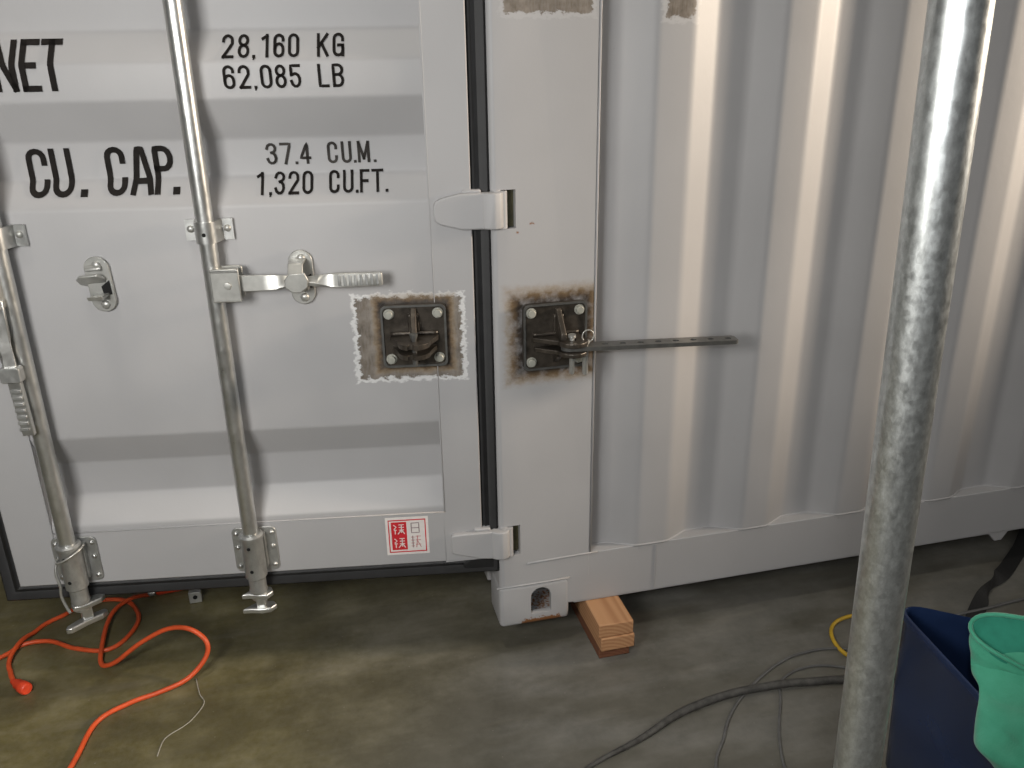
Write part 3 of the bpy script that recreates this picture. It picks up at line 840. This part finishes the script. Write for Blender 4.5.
# 28,160 KG : figures from -0.512 to -0.372, letters -0.337 to -0.292
fit_line([('2', -.006, .0165), ('8', .0235, .0165), (',', .0510, 0), ('1', .0675, .0080), ('6', .090, .0155), ('0', .1175, .0155), ('K', .172, .0165), ('G', .2015, .0165)], -0.5095, 1.409, 'letter')
fit_line([('6', -.004, .0165), ('2', .0245, .0165), (',', .0525, 0), ('0', .0655, .0165), ('8', .0930, .0160), ('5', .1205, .0160), ('L', .174, .0155), ('B', .2010, .0165)], -0.5125, 1.354, 'letter')
fit_line([('3', -.010, .0165), ('7', .0180, .0180), ('.', .0470, 0), ('4', .0560, .0165), ('C', .1120, .0150), ('U', .1400, .0150), ('.', .1640, 0), ('M', .1725, .0190), ('.', .2040, 0)], -0.4515, 1.207, 'letter_thin')
fit_line([('1', -.010, .0085), (',', .0150, 0), ('3', .0250, .0160), ('2', .0530, .0160), ('0', .0810, .0160), ('C', .1345, .0155), ('U', .1625, .0155), ('.', .1880, 0), ('F', .1965, .0145), ('T', .2200, .0190), ('.', .2480, 0)], -0.4740, 1.151, 'letter')

# red and white sticker
bm = bmesh.new()
SX, SZ = -0.232, 0.354
def q(x0, x1, z0, z1, m, lift):
    vs = [bm.verts.new((SX + x, -0.0003 - lift, SZ + z)) for x, z in ((x0, z0), (x1, z0), (x1, z1), (x0, z1))]
    f = bm.faces.new(vs); f.material_index = m
box(bm, SX - 0.050, SX + 0.050, -0.0005, 0.0, SZ - 0.050, SZ + 0.050, 0)
for a, b, c, d in ((-.044, .044, .041, .044), (-.044, .044, -.044, -.041), (-.044, -.0415, -.044, .044), (.0415, .044, -.044, .044)): q(a, b, c, d, 1, 0.0004)
q(-.037, -.001, -.037, .038, 1, 0.0004)
def S(pts, m, w=0.0022): stroke(bm, pts, w, lambda x, z: Vector((SX + x, -0.0012, SZ + z)), m)
for cx, cz in ((-.019, .019), (-.019, -.018)):
    S([(cx - .012, cz + .012), (cx - .006, cz + .006), (cx - .012, cz)], 0); S([(cx - .012, cz - .002), (cx - .005, cz - .002)], 0)
    S([(cx - .009, cz), (cx - .009, cz - .013)], 0); S([(cx, cz + .012), (cx + .012, cz + .012)], 0)
    S([(cx, cz + .005), (cx + .012, cz + .005)], 0); S([(cx + .006, cz + .013), (cx + .006, cz - .010)], 0)
    S([(cx, cz - .002), (cx + .012, cz - .002)], 0); S([(cx + .005, cz - .003), (cx - .003, cz - .013)], 0); S([(cx + .007, cz - .003), (cx + .013, cz - .013)], 0)
S([(.010, .034), (.028, .034), (.028, .008), (.010, .008), (.010, .034)], 3, 0.0020); S([(.010, .021), (.028, .021)], 3, 0.0020)
for z in (-.004, -.012, -.020, -.028): S([(.008, z), (.016, z)], 2, 0.0016)
S([(.012, 0), (.012, -.032)], 3, 0.0020)
for z in (-.002, -.012, -.024): S([(.019, z), (.031, z)], 2, 0.0018)
S([(.024, 0), (.020, -.032)], 2, 0.0018); S([(.023, -.014), (.031, -.032)], 2, 0.0018)
me = bpy.data.meshes.new('sticker'); bm.to_mesh(me); bm.free()
for m in ('white', 'red', 'pink', 'grey_ink'): me.materials.append(M[m])
st = bpy.data.objects.new('sticker', me); COL.objects.link(st); st.parent = door
st['label'] = 'square white and red sticker with printed characters'

# ------------------------------------------------------------------ welded lock brackets (plate, clevis tabs, gusset, bolts)
def lock_bracket(parent, cx, cz, hx, hz, skew, tw):
    bm = bmesh.new()
    prism(bm, rrect(cx, cz, hx, hz, 0.012), 'y', -0.011, 0.0)
    # raised lip round the plate
    o = rrect(cx, cz, hx, hz, 0.012); i = rrect(cx, cz, hx - 0.0045, hz - 0.0045, 0.010)
    n = len(o)
    for a, b in ((-0.011, -0.015),):
        vo0 = [bm.verts.new((x, a, z)) for x, z in o]; vo1 = [bm.verts.new((x, b, z)) for x, z in o]
        vi0 = [bm.verts.new((x, a, z)) for x, z in i]; vi1 = [bm.verts.new((x, b, z)) for x, z in i]
        for k in range(n):
            k2 = (k + 1) % n
            for qd in ((vo0[k], vo0[k2], vo1[k2], vo1[k]), (vo1[k], vo1[k2], vi1[k2], vi1[k]), (vi1[k], vi1[k2], vi0[k2], vi0[k])): bm.faces.new(qd).material_index = 1
    br = link('lock_bracket', bm, ['black_iron', 'bar_steel'], parent, smooth=True, angle=35)
    def tab(z0, z1, reach, half, cutr):
        bm = bmesh.new()
        r = tw; cxe = cx + skew; out = [(cx - half, -0.011), (cx - half, -0.020)]
        for k in range(13):
            a = math.radians(180 + 180 * k / 12)
            out.append((cxe + r * math.cos(a), -(reach - r) + r * math.sin(a)))
        out += [(cx + half, -0.020), (cx + half, -0.011)]
        prism(bm, out, 'z', z0, z1)
        t_ = link('bracket_tab', bm, 'black_iron', parent)
        bm2 = bmesh.new(); cyl(bm2, (cxe, -(reach - r), z0 - .02), (cxe, -(reach - r), z1 + .02), cutr, n=20)
        boolean_cut(t_, [link('cutter', bm2, 'hole')])
        b = t_.modifiers.new('bevel', 'BEVEL'); b.width = 0.0018; b.segments = 2; b.limit_method = 'ANGLE'
        return t_
    tab(cz - 0.0075, cz + 0.003, 0.090, hx * 0.74, 0.007)
    tab(cz - 0.030, cz - 0.0202, 0.088, hx * 0.68, 0.007)
    # gusset above the upper tab
    bm = bmesh.new()
    prism(bm, [(-0.010, cz + 0.064), (-0.018, cz + 0.064), (-0.028, cz + 0.052), (-0.060, cz + 0.018), (-0.062, cz + 0.002), (-0.010, cz + 0.002)], 'x', cx - 0.0065 + skew * 0.2, cx + 0.0065 + skew * 0.2)
    link('bracket_gusset', bm, 'black_iron', parent, bevel=0.003, seg=3)
    bm = bmesh.new()
    prism(bm, [(-0.010, cz - 0.060), (-0.016, cz - 0.060), (-0.050, cz - 0.036), (-0.010, cz - 0.033)], 'x', cx - 0.006, cx + 0.006)
    link('bracket_gusset', bm, 'black_iron', parent, bevel=0.003, seg=3)
    # weld blobs on the tab roots
    bm = bmesh.new()
    tube(bm, [(cx - hx * 0.72 + k * hx * 0.12, -0.013 - 0.0015 * (k % 2), cz + 0.007) for k in range(13)], 0.0045, 8)
    tube(bm, [(cx + skew * 0.25 - 0.008, -0.013, cz + 0.008 + k * 0.006) for k in range(8)], 0.004, 8)
    tube(bm, [(cx + skew * 0.25 + 0.008, -0.013, cz + 0.008 + k * 0.006) for k in range(8)], 0.004, 8)
    link('weld_bead', bm, 'black_iron', parent, smooth='all')
    for sx in (-1, 1):
        for sz in (-1, 1):
            x, z = cx + sx * (hx - 0.0175), cz + sz * (hz - 0.019)
            bm = bmesh.new()
            lathe(bm, (x, -0.011, z), (0, -1, 0), [(0, 0), (0, 0.0115), (0.0018, 0.0115), (0.0018, 0.0088), (0.0085, 0.0088), (0.0100, 0.0075), (0.0104, 0)], 18)
            b = link('bracket_bolt', bm, 'bolt', parent, smooth=True, angle=40)
    return br
# brackets sit a hair off the paint
lock_bracket(door, -0.187, 0.850, 0.0690, 0.0690, 0.0, 0.034)
lock_bracket(cont, 0.136, 0.831, 0.0720, 0.0750, 0.026, 0.033)

# drop nose pin and chain left in the door bracket
bm = bmesh.new()
lathe(bm, (-0.187, -0.058, 0.800), (0, 0, 1), [(0, 0), (0, 0.005), (0.058, 0.0058), (0.064, 0.0085), (0.070, 0.0085), (0.072, 0)], 16)
link('bracket_pin', bm, 'bar_steel', door, smooth=True, angle=40)

# ------------------------------------------------------------------ perforated locking strap, held by the post bracket
PX, PY, PZ = 0.162, -0.057, 0.806
def perforated_bar():
    L0, L1, hw = -0.026, 0.368, 0.0180
    bm = bmesh.new()
    out = [(L1 - 0.006, -hw), (L1, -hw + 0.006), (L1, hw - 0.006), (L1 - 0.006, hw)] + [(L0 + hw + hw * math.cos(math.radians(a)), hw * math.sin(math.radians(a))) for a in range(90, 271, 20)]
    prism(bm, out, 'z', -0.0045, 0.0045)
    o = link('perforated_bar', bm, 'bar_steel', None)
    cs = []
    for k in range(8):
        bm = bmesh.new(); x = 0.070 + k * 0.0398
        prism(bm, rrect(x, 0, 0.0075, 0.0060, 0.0055), 'z', -0.02, 0.02); cs.append(link('cutter', bm, 'hole'))
    for x in (0.0, 0.028):
        bm = bmesh.new(); cyl(bm, (x, 0, -.02), (x, 0, .02), 0.0066, n=20); cs.append(link('cutter', bm, 'hole'))
    boolean_cut(o, cs)
    b = o.modifiers.new('bevel', 'BEVEL'); b.width = 0.0012; b.segments = 2; b.limit_method = 'ANGLE'
    o.location = (PX, PY, PZ + 0.011)
    o.rotation_euler = (0, math.radians(0.8), math.radians(-6.0))
    return o
tag(perforated_bar(), 'flat steel bar with a row of holes jutting right from the bracket on the post', 'metal bar')
def hitch(name, x, y, ztop, zbot, r, ring):
    e = empty(name, (x, y, zbot))
    bm = bmesh.new(); h = ztop - zbot
    lathe(bm, (0, 0, 0), (0, 0, 1), [(0, 0), (0, r * 0.7), (r * 0.5, r), (h - 0.006, r), (h - 0.006, r * 1.5), (h, r * 1.5), (h, 0)], 20)
    link('shank', bm, 'zinc', e, smooth=True, angle=40)
    if ring:
        bm = bmesh.new(); n = 30
        pts = [(0.013 * math.cos(2 * PI * k / n) + 0.004, -0.004, h + 0.010 + 0.0135 * math.sin(2 * PI * k / n)) for k in range(n + 1)]
        tube(bm, pts, 0.0014, 8); link('pull_ring', bm, 'zinc', e, smooth='all')
    return e
tag(hitch('hitch_pin', PX + 0.027, PY - 0.004, PZ + 0.026, PZ - 0.052, 0.0064, True), 'zinc locking pin with a wire pull ring, through the bar at the post bracket', 'pin')
tag(hitch('clevis_bolt', PX - 0.002, PY, PZ + 0.040, PZ - 0.050, 0.0058, False), 'plain steel bolt without a ring, through the bar end at the post bracket', 'bolt')

# ------------------------------------------------------------------ timber blocks
def board(name, x0, x1, y0, y1, z0, z1, mat, label, rz=0.0):
    bm = bmesh.new()
    cx, cy = (x0 + x1) / 2, (y0 + y1) / 2
    box(bm, x0 - cx, x1 - cx, y0 - cy, y1 - cy, 0, z1 - z0)
    o = link(name, bm, mat, None, bevel=0.003, loc=(cx, cy, z0), rot=(0, 0, rz))
    return tag(o, label, 'board', 'boards stacked under the container rail')
board('lumber_board', 0.228, 0.308, -0.086, 0.30, 0.0, 0.036, 'wood_red', 'dark reddish board lying on the floor, lowest of the block stack', 0.01)
board('lumber_board', 0.225, 0.312, -0.106, 0.29, 0.0365, 0.0745, 'wood', 'pale sawn board in the middle of the block stack under the container', 0.012)
board('lumber_board', 0.222, 0.311, -0.103, 0.30, 0.075, 0.1130, 'wood', 'pale sawn board topmost of the block stack, touching the container rail', 0.0)

# ------------------------------------------------------------------ cords on the floor
def cord(name, pts, r, mat, label, cat, group=None, per=8, n=12):
    e = None
    bm = bmesh.new(); tube(bm, catmull(pts, per), r, n)
    return bm
RO = 0.0058
# cord A: loops round the left bar foot, ends in a plug
A = [(-1.60, 0.10), (-1.40, 0.20), (-1.233, 0.303), (-1.19, 0.345), (-1.126, 0.343), (-1.056, 0.295), (-0.979, 0.266), (-0.935, 0.300), (-0.915, 0.387), (-0.958, 0.476), (-1.035, 0.502), (-1.083, 0.486), (-1.115, 0.455), (-1.166, 0.409), (-1.203, 0.295), (-1.188, 0.232), (-1.165, 0.185)]
ZA = [RO] * len(A); ZA[13] = RO; 
def lift(pts, spots):
    out = []
    for x, y in pts:
        z = RO
        for sx, sy, h, rr in spots:
            d = math.hypot(x - sx, y - sy)
            if d < rr: z = max(z, RO + h * (0.5 + 0.5 * math.cos(PI * d / rr)))
        out.append((x, y, z))
    return out
ca = empty('extension_cord', (-1.0, 0.3, 0)); 
tag(ca, 'orange extension cord ending in a plug at far left, below the left locking bar', 'cord', 'orange cords on the floor')
def child_bm(name, bm, mat, parent, **k):
    o = link(name, bm, mat, parent, **k); o.location = -parent.location; return o
pa = catmull([(x, y, RO) for x, y in A], 8)
# lift the later strand over the first where they cross
pa2 = []
for i, p in enumerate(pa):
    z = RO
    if i > 12 * 8:
        for q2 in pa[:70]:
            d = (p - q2).length
            if d < 0.05: z = max(z, RO + 0.0125 * (0.5 + 0.5 * math.cos(PI * d / 0.05)))
    pa2.append(Vector((p.x, p.y, z)))
bm = bmesh.new(); tube(bm, pa2, RO, 12); child_bm('cable', bm, 'orange', ca, smooth='all')
bm = bmesh.new()
d = (Vector((-1.138, 0.158)) - Vector((-1.165, 0.185))).normalized(); P0 = Vector((-1.170, 0.190, 0.013)); D3 = Vector((d.x, d.y, 0))
lathe(bm, P0, D3, [(0, 0), (0, 0.007), (0.010, 0.008), (0.020, 0.0125), (0.034, 0.0125), (0.038, 0.015), (0.056, 0.015), (0.059, 0.012), (0.059, 0)], 20)
child_bm('plug', bm, 'orange_plug', ca, smooth=True, angle=45)

cb = empty('extension_cord', (-0.85, 0.1, 0))
tag(cb, 'orange extension cord with a raised loop, running from bottom left to under the door', 'cord', 'orange cords on the floor')
B = [(-1.08, -0.50, RO), (-1.02, -0.30, RO), (-0.973, -0.126, RO), (-0.948, -0.003, RO), (-0.884, 0.045, RO), (-0.820, 0.066, RO),
     (-0.757, 0.086, 0.016), (-0.712, 0.105, 0.055), (-0.708, 0.118, 0.092), (-0.745, 0.140, 0.118), (-0.800, 0.165, 0.110), (-0.868, 0.175, 0.075), (-0.930, 0.180, 0.030),
     (-0.963, 0.196, 0.010), (-0.978, 0.216, 0.0062), (-0.984, 0.255, 0.012), (-0.989, 0.361, 0.016), (-0.977, 0.430, 0.018), (-0.942, 0.470, 0.018), (-0.900, 0.491, 0.0075)]
bm = bmesh.new(); tube(bm, catmull(B, 8), RO, 12); child_bm('cable', bm, 'orange', cb, smooth='all')
bm = bmesh.new()
lathe(bm, (-0.885, 0.494, 0.011), (1, 0.10, 0), [(0, 0), (0, 0.006), (0.004, 0.010), (0.060, 0.0105), (0.075, 0.0105), (0.080, 0.008), (0.10, 0.0055), (0.10, 0)], 20)
child_bm('plug', bm, 'orange_plug', cb, smooth=True, angle=45)
bm = bmesh.new()
lathe(bm, (-0.905, 0.492, 0.011), (1, 0.10, 0), [(0, 0), (0, 0.008), (0.004, 0.0095), (0.016, 0.0095), (0.020, 0.006), (0.020, 0)], 16)
child_bm('plug_collar', bm, 'zinc', cb, smooth=True, angle=40)

# small electrical box on the floor
e = empty('junction_box', (-0.772, 0.440, 0.0))
bm = bmesh.new(); box(bm, -0.017, 0.017, -0.014, 0.014, 0.0, 0.034); link('body', bm, 'zinc', e, bevel=0.002)
bm = bmesh.new(); lathe(bm, (0, -0.014, 0.019), (0, -1, 0), [(0, 0), (0, 0.006), (0.002, 0.006), (0.002, 0)], 14); link('screw', bm, 'hole', e)
tag(e, 'tiny white square metal box standing on the floor by the door bottom', 'metal box')

# cables to the right
def floor_cable(name, pts, r, mat, label, cat='cable', group='dark cables on the right of the floor', flat=None, rr=None):
    bm = bmesh.new(); P = catmull(pts, 8)
    tube(bm, P, r if rr is None else rr(P), 12, flat=flat)
    return tag(link(name, bm, mat, None, smooth='all'), label, cat, group)
floor_cable('power_cable', [(-0.35, -0.62, .0046), (-0.10, -0.50, .0046), (0.096, -0.409, .0048), (0.225, -0.366, .0065), (0.330, -0.322, .0090), (0.401, -0.306, .0125), (0.460, -0.300, .0165), (0.506, -0.297, .0165), (0.565, -0.298, .0165), (0.62, -0.300, .0160), (0.69, -0.306, .0110), (0.75, -0.314, .0095), (0.95, -0.36, .0095), (1.25, -0.48, .0095)], 1.0, 'cable', 'thick dark cable sweeping across the floor to the steel pole', 'cable',
            rr=lambda P: [min(0.0092, max(0.0045, 0.0045 + 0.018 * (p.x - 0.10))) for p in P])
floor_cable('thin_cable', [(0.30, -0.62, .0035), (0.352, -0.476, .0035), (0.403, -0.409, .0035), (0.440, -0.360, .0035), (0.490, -0.312, .0035), (0.534, -0.282, .0035), (0.576, -0.255, .0035), (0.64, -0.222, .0035), (0.718, -0.200, .0035), (0.829, -0.210, .0035), (0.98, -0.30, .0035)], 0.0035, 'cable_grey', 'thin grey cable passing under the thick one, the one arching farther left')
floor_cable('thin_cable', [(0.47, -0.60, .0032), (0.49, -0.513, .0032), (0.521, -0.44, .0032), (0.553, -0.385, .0032), (0.585, -0.335, .0032), (0.610, -0.290, .0032), (0.640, -0.265, .0032), (0.690, -0.250, .0032), (0.762, -0.258, .0032), (0.90, -0.33, .0032)], 0.0032, 'cable_grey', 'thin grey cable passing under the thick one, the shorter arch beside the pole')
floor_cable('yellow_cord', [(0.90, -0.36, .005), (0.845, -0.275, .005), (0.822, -0.215, .005), (0.838, -0.150, .005), (0.885, -0.110, .005), (0.96, -0.105, .005), (1.041, -0.150, .005), (1.12, -0.22, .005)], 0.0050, 'yellow', 'yellow cord curving out from behind the steel pole', 'cord', None)
# black strap (twists once) and grey cord behind the bin
def strap():
    pts = catmull([(1.90, 0.30, .02), (1.664, 0.097, .012), (1.54, 0.01, .014), (1.435, -0.058, .016), (1.34, -0.115, .014), (1.267, -0.165, .010), (1.18, -0.24, .006)], 10)
    bm = bmesh.new(); prev = None
    for i, p in enumerate(pts):
        t = i / (len(pts) - 1)
        d = (pts[min(i + 1, len(pts) - 1)] - pts[max(i - 1, 0)]).normalized()
        s = d.cross(Vector((0, 0, 1))).normalized()
        a = math.radians(90 * math.exp(-((t - 0.62) / 0.12) ** 2))
        w = 0.020
        s2 = s * math.cos(a) + Vector((0, 0, 1)) * math.sin(a); nn = s2.cross(d).normalized() * 0.0012
        c = p.copy(); c.z = max(0.003, abs(math.sin(a)) * w + 0.003)
        q4 = [bm.verts.new(c + s2 * w * x + nn * y) for x, y in ((-1, -1), (1, -1), (1, 1), (-1, 1))]
        if prev:
            for k in range(4): bm.faces.new((prev[k], prev[(k + 1) % 4], q4[(k + 1) % 4], q4[k]))
        else: bm.faces.new(q4)
        prev = q4
    bm.faces.new(prev[::-1])
    return tag(link('webbing_strap', bm, 'strap', None, smooth=True, angle=50), 'black webbing strap twisted on the floor behind the blue bin', 'strap')
strap()
floor_cable('grey_cord', [(1.02, -0.20, .004), (1.179, -0.171, .004), (1.292, -0.166, .004), (1.426, -0.156, .004), (1.60, -0.16, .004)], 0.0042, 'cable_grey', 'pale grey cord lying behind the bin, beside the black strap', 'cord', None)
# pale thread at the lower left
bm = bmesh.new(); tube(bm, catmull([(-0.742, 0.10, .0012), (-0.728, 0.04, .0012), (-0.715, 0.005, .0012), (-0.735, -0.04, .0012), (-0.755, -0.062, .0012), (-0.790, -0.09, .0012), (-0.80, -0.14, .0012)], 6), 0.0013, 6)
tag(link('loose_thread', bm, 'thread', None, smooth='all'), 'thin pale thread lying on the floor right of the orange cord', 'thread')

# ------------------------------------------------------------------ galvanised pole
Pa = Vector((0.14794, -1.08395, 1.44099)); Pb = Vector((0.16575, -1.08824, 0.74854))
dv = (Pa - Pb) / (Pa.z - Pb.z)
base = Pb - dv * Pb.z; topp = Pa + dv * (2.9 - Pa.z)
e = empty('steel_pole', (base.x, base.y, 0.0))
bm = bmesh.new(); N_ = 64; n = 48; rings = []
for i in range(N_):
    c = base.lerp(topp, i / (N_ - 1)) - Vector((base.x, base.y, 0))
    rings.append([bm.verts.new(c + Vector((math.cos(2 * PI * k / n), math.sin(2 * PI * k / n), 0)) * 0.02415) for k in range(n)])
for R0, R1 in zip(rings, rings[1:]):
    for k in range(n): bm.faces.new((R0[k], R0[(k + 1) % n], R1[(k + 1) % n], R1[k]))
bm.faces.new(rings[0][::-1]); bm.faces.new(rings[-1])
link('tube', bm, 'pole', e, smooth=True, angle=40)
tag(e, 'tall galvanised steel pole standing in the foreground left of the blue bin', 'pole')

# ------------------------------------------------------------------ blue bin
BH = 0.38
def rpoly(pts, rad, n=7):
    out = []
    for i, p in enumerate(pts):
        p = Vector(p); q0 = Vector(pts[i - 1]); q1 = Vector(pts[(i + 1) % len(pts)])
        d0 = (q0 - p).normalized(); d1 = (q1 - p).normalized(); t = rad[i]
        A = p + d0 * t; B = p + d1 * t
        for k in range(n + 1):
            u = k / n; v = A * (1 - u) ** 2 + p * 2 * u * (1 - u) + B * u * u; out.append((v.x, v.y))
    return out
def bin_():
    # soft sided tub, pulled out of square
    C0 = (0.688, -0.508); A0 = (0.640, -0.955); B0 = (1.02, -1.00); D0 = (1.04, -0.79)
    cx = (C0[0] + A0[0] + B0[0] + D0[0]) / 4; cy = (C0[1] + A0[1] + B0[1] + D0[1]) / 4
    e = empty('waste_bin', (cx, cy, 0))
    base = [(x - cx, y - cy) for x, y in (C0, A0, B0, D0)]
    bm = bmesh.new()
    prof = [(0.0, 0.93, 0), (0.006, 0.945, 0), (0.2, 0.975, 0), (BH - 0.022, 0.994, 0), (BH - 0.020, 1.0, 0.0), (BH - 0.004, 1.0, 0.002), (BH, 0.996, 0.0), (BH + 0.001, 0.988, 0.0), (BH - 0.002, 0.982, 0), (BH - 0.02, 0.978, 0), (0.2, 0.955, 0), (0.008, 0.92, 0)]
    rings = []
    for z, sc, o in prof:
        pts = rpoly([(x * sc, y * sc) for x, y in base], [0.068 * sc, 0.07, 0.07, 0.07])
        rings.append([bm.verts.new((x, y, z)) for x, y in pts])
    n = len(rings[0])
    for R0, R1 in zip(rings, rings[1:]):
        for k in range(n): bm.faces.new((R0[k], R0[(k + 1) % n], R1[(k + 1) % n], R1[k]))
    bm.faces.new(rings[0][::-1]); bm.faces.new(rings[-1])
    link('body', bm, 'bin', e, smooth=True, angle=50)
    tag(e, 'navy blue soft sided plastic bin with a green glove over its edge', 'bin')
    return e
bin_()

# ------------------------------------------------------------------ green glove, cuff up, flopped over the bin's near left edge
def glove():
    bm = bmesh.new(); n = 40
    # (centre, half width along a, half depth along b, a dir, b dir)
    K = [((0.748, -0.790, 0.470), .104, .046, (.62, -.78, .0), (.58, .46, .50)),
         ((0.744, -0.792, 0.450), .099, .042, (.62, -.78, .0), (.58, .46, .50)),
         ((0.730, -0.800, 0.428), .092, .036, (.54, -.84, .0), (.54, .40, .55)),
         ((0.697, -0.824, 0.407), .084, .020, (.30, -.95, .0), (.32, .14, .92)),
         ((0.660, -0.852, 0.398), .076, .011, (.05, -1., .0), (.0, .05, 1.)),
         ((0.637, -0.880, 0.386), .076, .011, (.0, -1., .05), (-.85, .1, .5)),
         ((0.626, -0.895, 0.368), .084, .015, (.0, -1., .15), (-1, .1, .05)),
         ((0.622, -0.904, 0.352), .082, .016, (.0, -1., .22), (-1, .1, .0)),
         ((0.625, -0.916, 0.338), .068, .012, (.0, -1., .30), (-1, .1, .0))]
    def interp(t):
        x = t * (len(K) - 1); i = min(int(x), len(K) - 2); f = x - i; f = f * f * (3 - 2 * f) * 0.5 + f * 0.5
        A, B_ = K[i], K[i + 1]
        l = lambda a, b: a + (b - a) * f
        return Vector(A[0]).lerp(Vector(B_[0]), f), l(A[1], B_[1]), l(A[2], B_[2]), Vector(A[3]).lerp(Vector(B_[3]), f).normalized(), Vector(A[4]).lerp(Vector(B_[4]), f).normalized()
    rings = []
    m_ = 44
    for i in range(m_):
        t = i / (m_ - 1); c, w, dpt, a, b = interp(t); ring = []
        for k in range(n):
            th = 2 * PI * k / n
            p = c + a * math.cos(th) * w + b * math.sin(th) * dpt
            fold = 0.0045 * math.sin(3 * th + 9 * t) + 0.004 * math.sin(26 * t + 2.2 * math.cos(th))
            nz = noise.noise(p * 16) * 0.010
            p += (a * math.cos(th) * 0.4 + b * math.sin(th)) * (fold + nz) * (0.35 if i < 2 else 1)
            ring.append(bm.verts.new(p))
        rings.append(ring)
    for R0, R1 in zip(rings, rings[1:]):
        for k in range(n): bm.faces.new((R0[k], R0[(k + 1) % n], R1[(k + 1) % n], R1[k]))
    bm.faces.new(rings[-1])
    hem = bmesh.new(); rg = [v.co.copy() for v in rings[0]]
    tube(hem, rg + [rg[0]], 0.0038, 8)
    # inside of the cuff, its shade painted in as a darker green
    prev = rings[0]
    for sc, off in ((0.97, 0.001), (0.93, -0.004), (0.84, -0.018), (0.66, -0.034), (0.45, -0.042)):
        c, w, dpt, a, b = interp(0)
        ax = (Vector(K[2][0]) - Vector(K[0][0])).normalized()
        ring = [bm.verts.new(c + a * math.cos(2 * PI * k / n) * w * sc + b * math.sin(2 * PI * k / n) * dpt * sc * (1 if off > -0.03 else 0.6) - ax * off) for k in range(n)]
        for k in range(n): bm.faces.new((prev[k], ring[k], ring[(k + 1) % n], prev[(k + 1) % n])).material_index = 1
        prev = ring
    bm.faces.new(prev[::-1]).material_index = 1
    e = empty('work_glove', (0.66, -0.85, 0.28))
    tag(e, 'green fabric glove hanging over the near edge of the blue bin', 'glove')
    o = child_bm('cuff_and_palm', bm, ['glove', 'glove_shade'], e, smooth='all')
    child_bm('cuff_hem', hem, 'glove', e, smooth='all')
    s = o.modifiers.new('sub', 'SUBSURF'); s.levels = 1; s.render_levels = 1
    for k, (dx, L_) in enumerate(((-.052, .070), (-.022, .088), (.008, .092), (.038, .080))):
        bm = bmesh.new()
        p0 = Vector((0.626, -0.950, 0.365 + dx * .40))
        path = [p0 + Vector((-0.004 * t, -L_ * t, -0.020 * t * t + dx * .2 * t)) for t in [j / 10 for j in range(11)]]
        tube(bm, path, [0.0145 - 0.003 * t if t < 0.9 else 0.0085 for t in [j / 10 for j in range(11)]], 14)
        f = child_bm('finger', bm, 'glove', e, smooth='all'); s = f.modifiers.new('sub', 'SUBSURF'); s.levels = 1; s.render_levels = 1
    bm = bmesh.new()
    path = [Vector((0.620 - 0.008 * t, -0.935 - 0.045 * t, 0.395 + 0.020 * t)) for t in [j / 8 for j in range(9)]]
    tube(bm, path, [0.016 - 0.004 * j / 8 for j in range(9)], 14)
    f = child_bm('thumb', bm, 'glove', e, smooth='all'); s = f.modifiers.new('sub', 'SUBSURF'); s.levels = 1; s.render_levels = 1
glove()
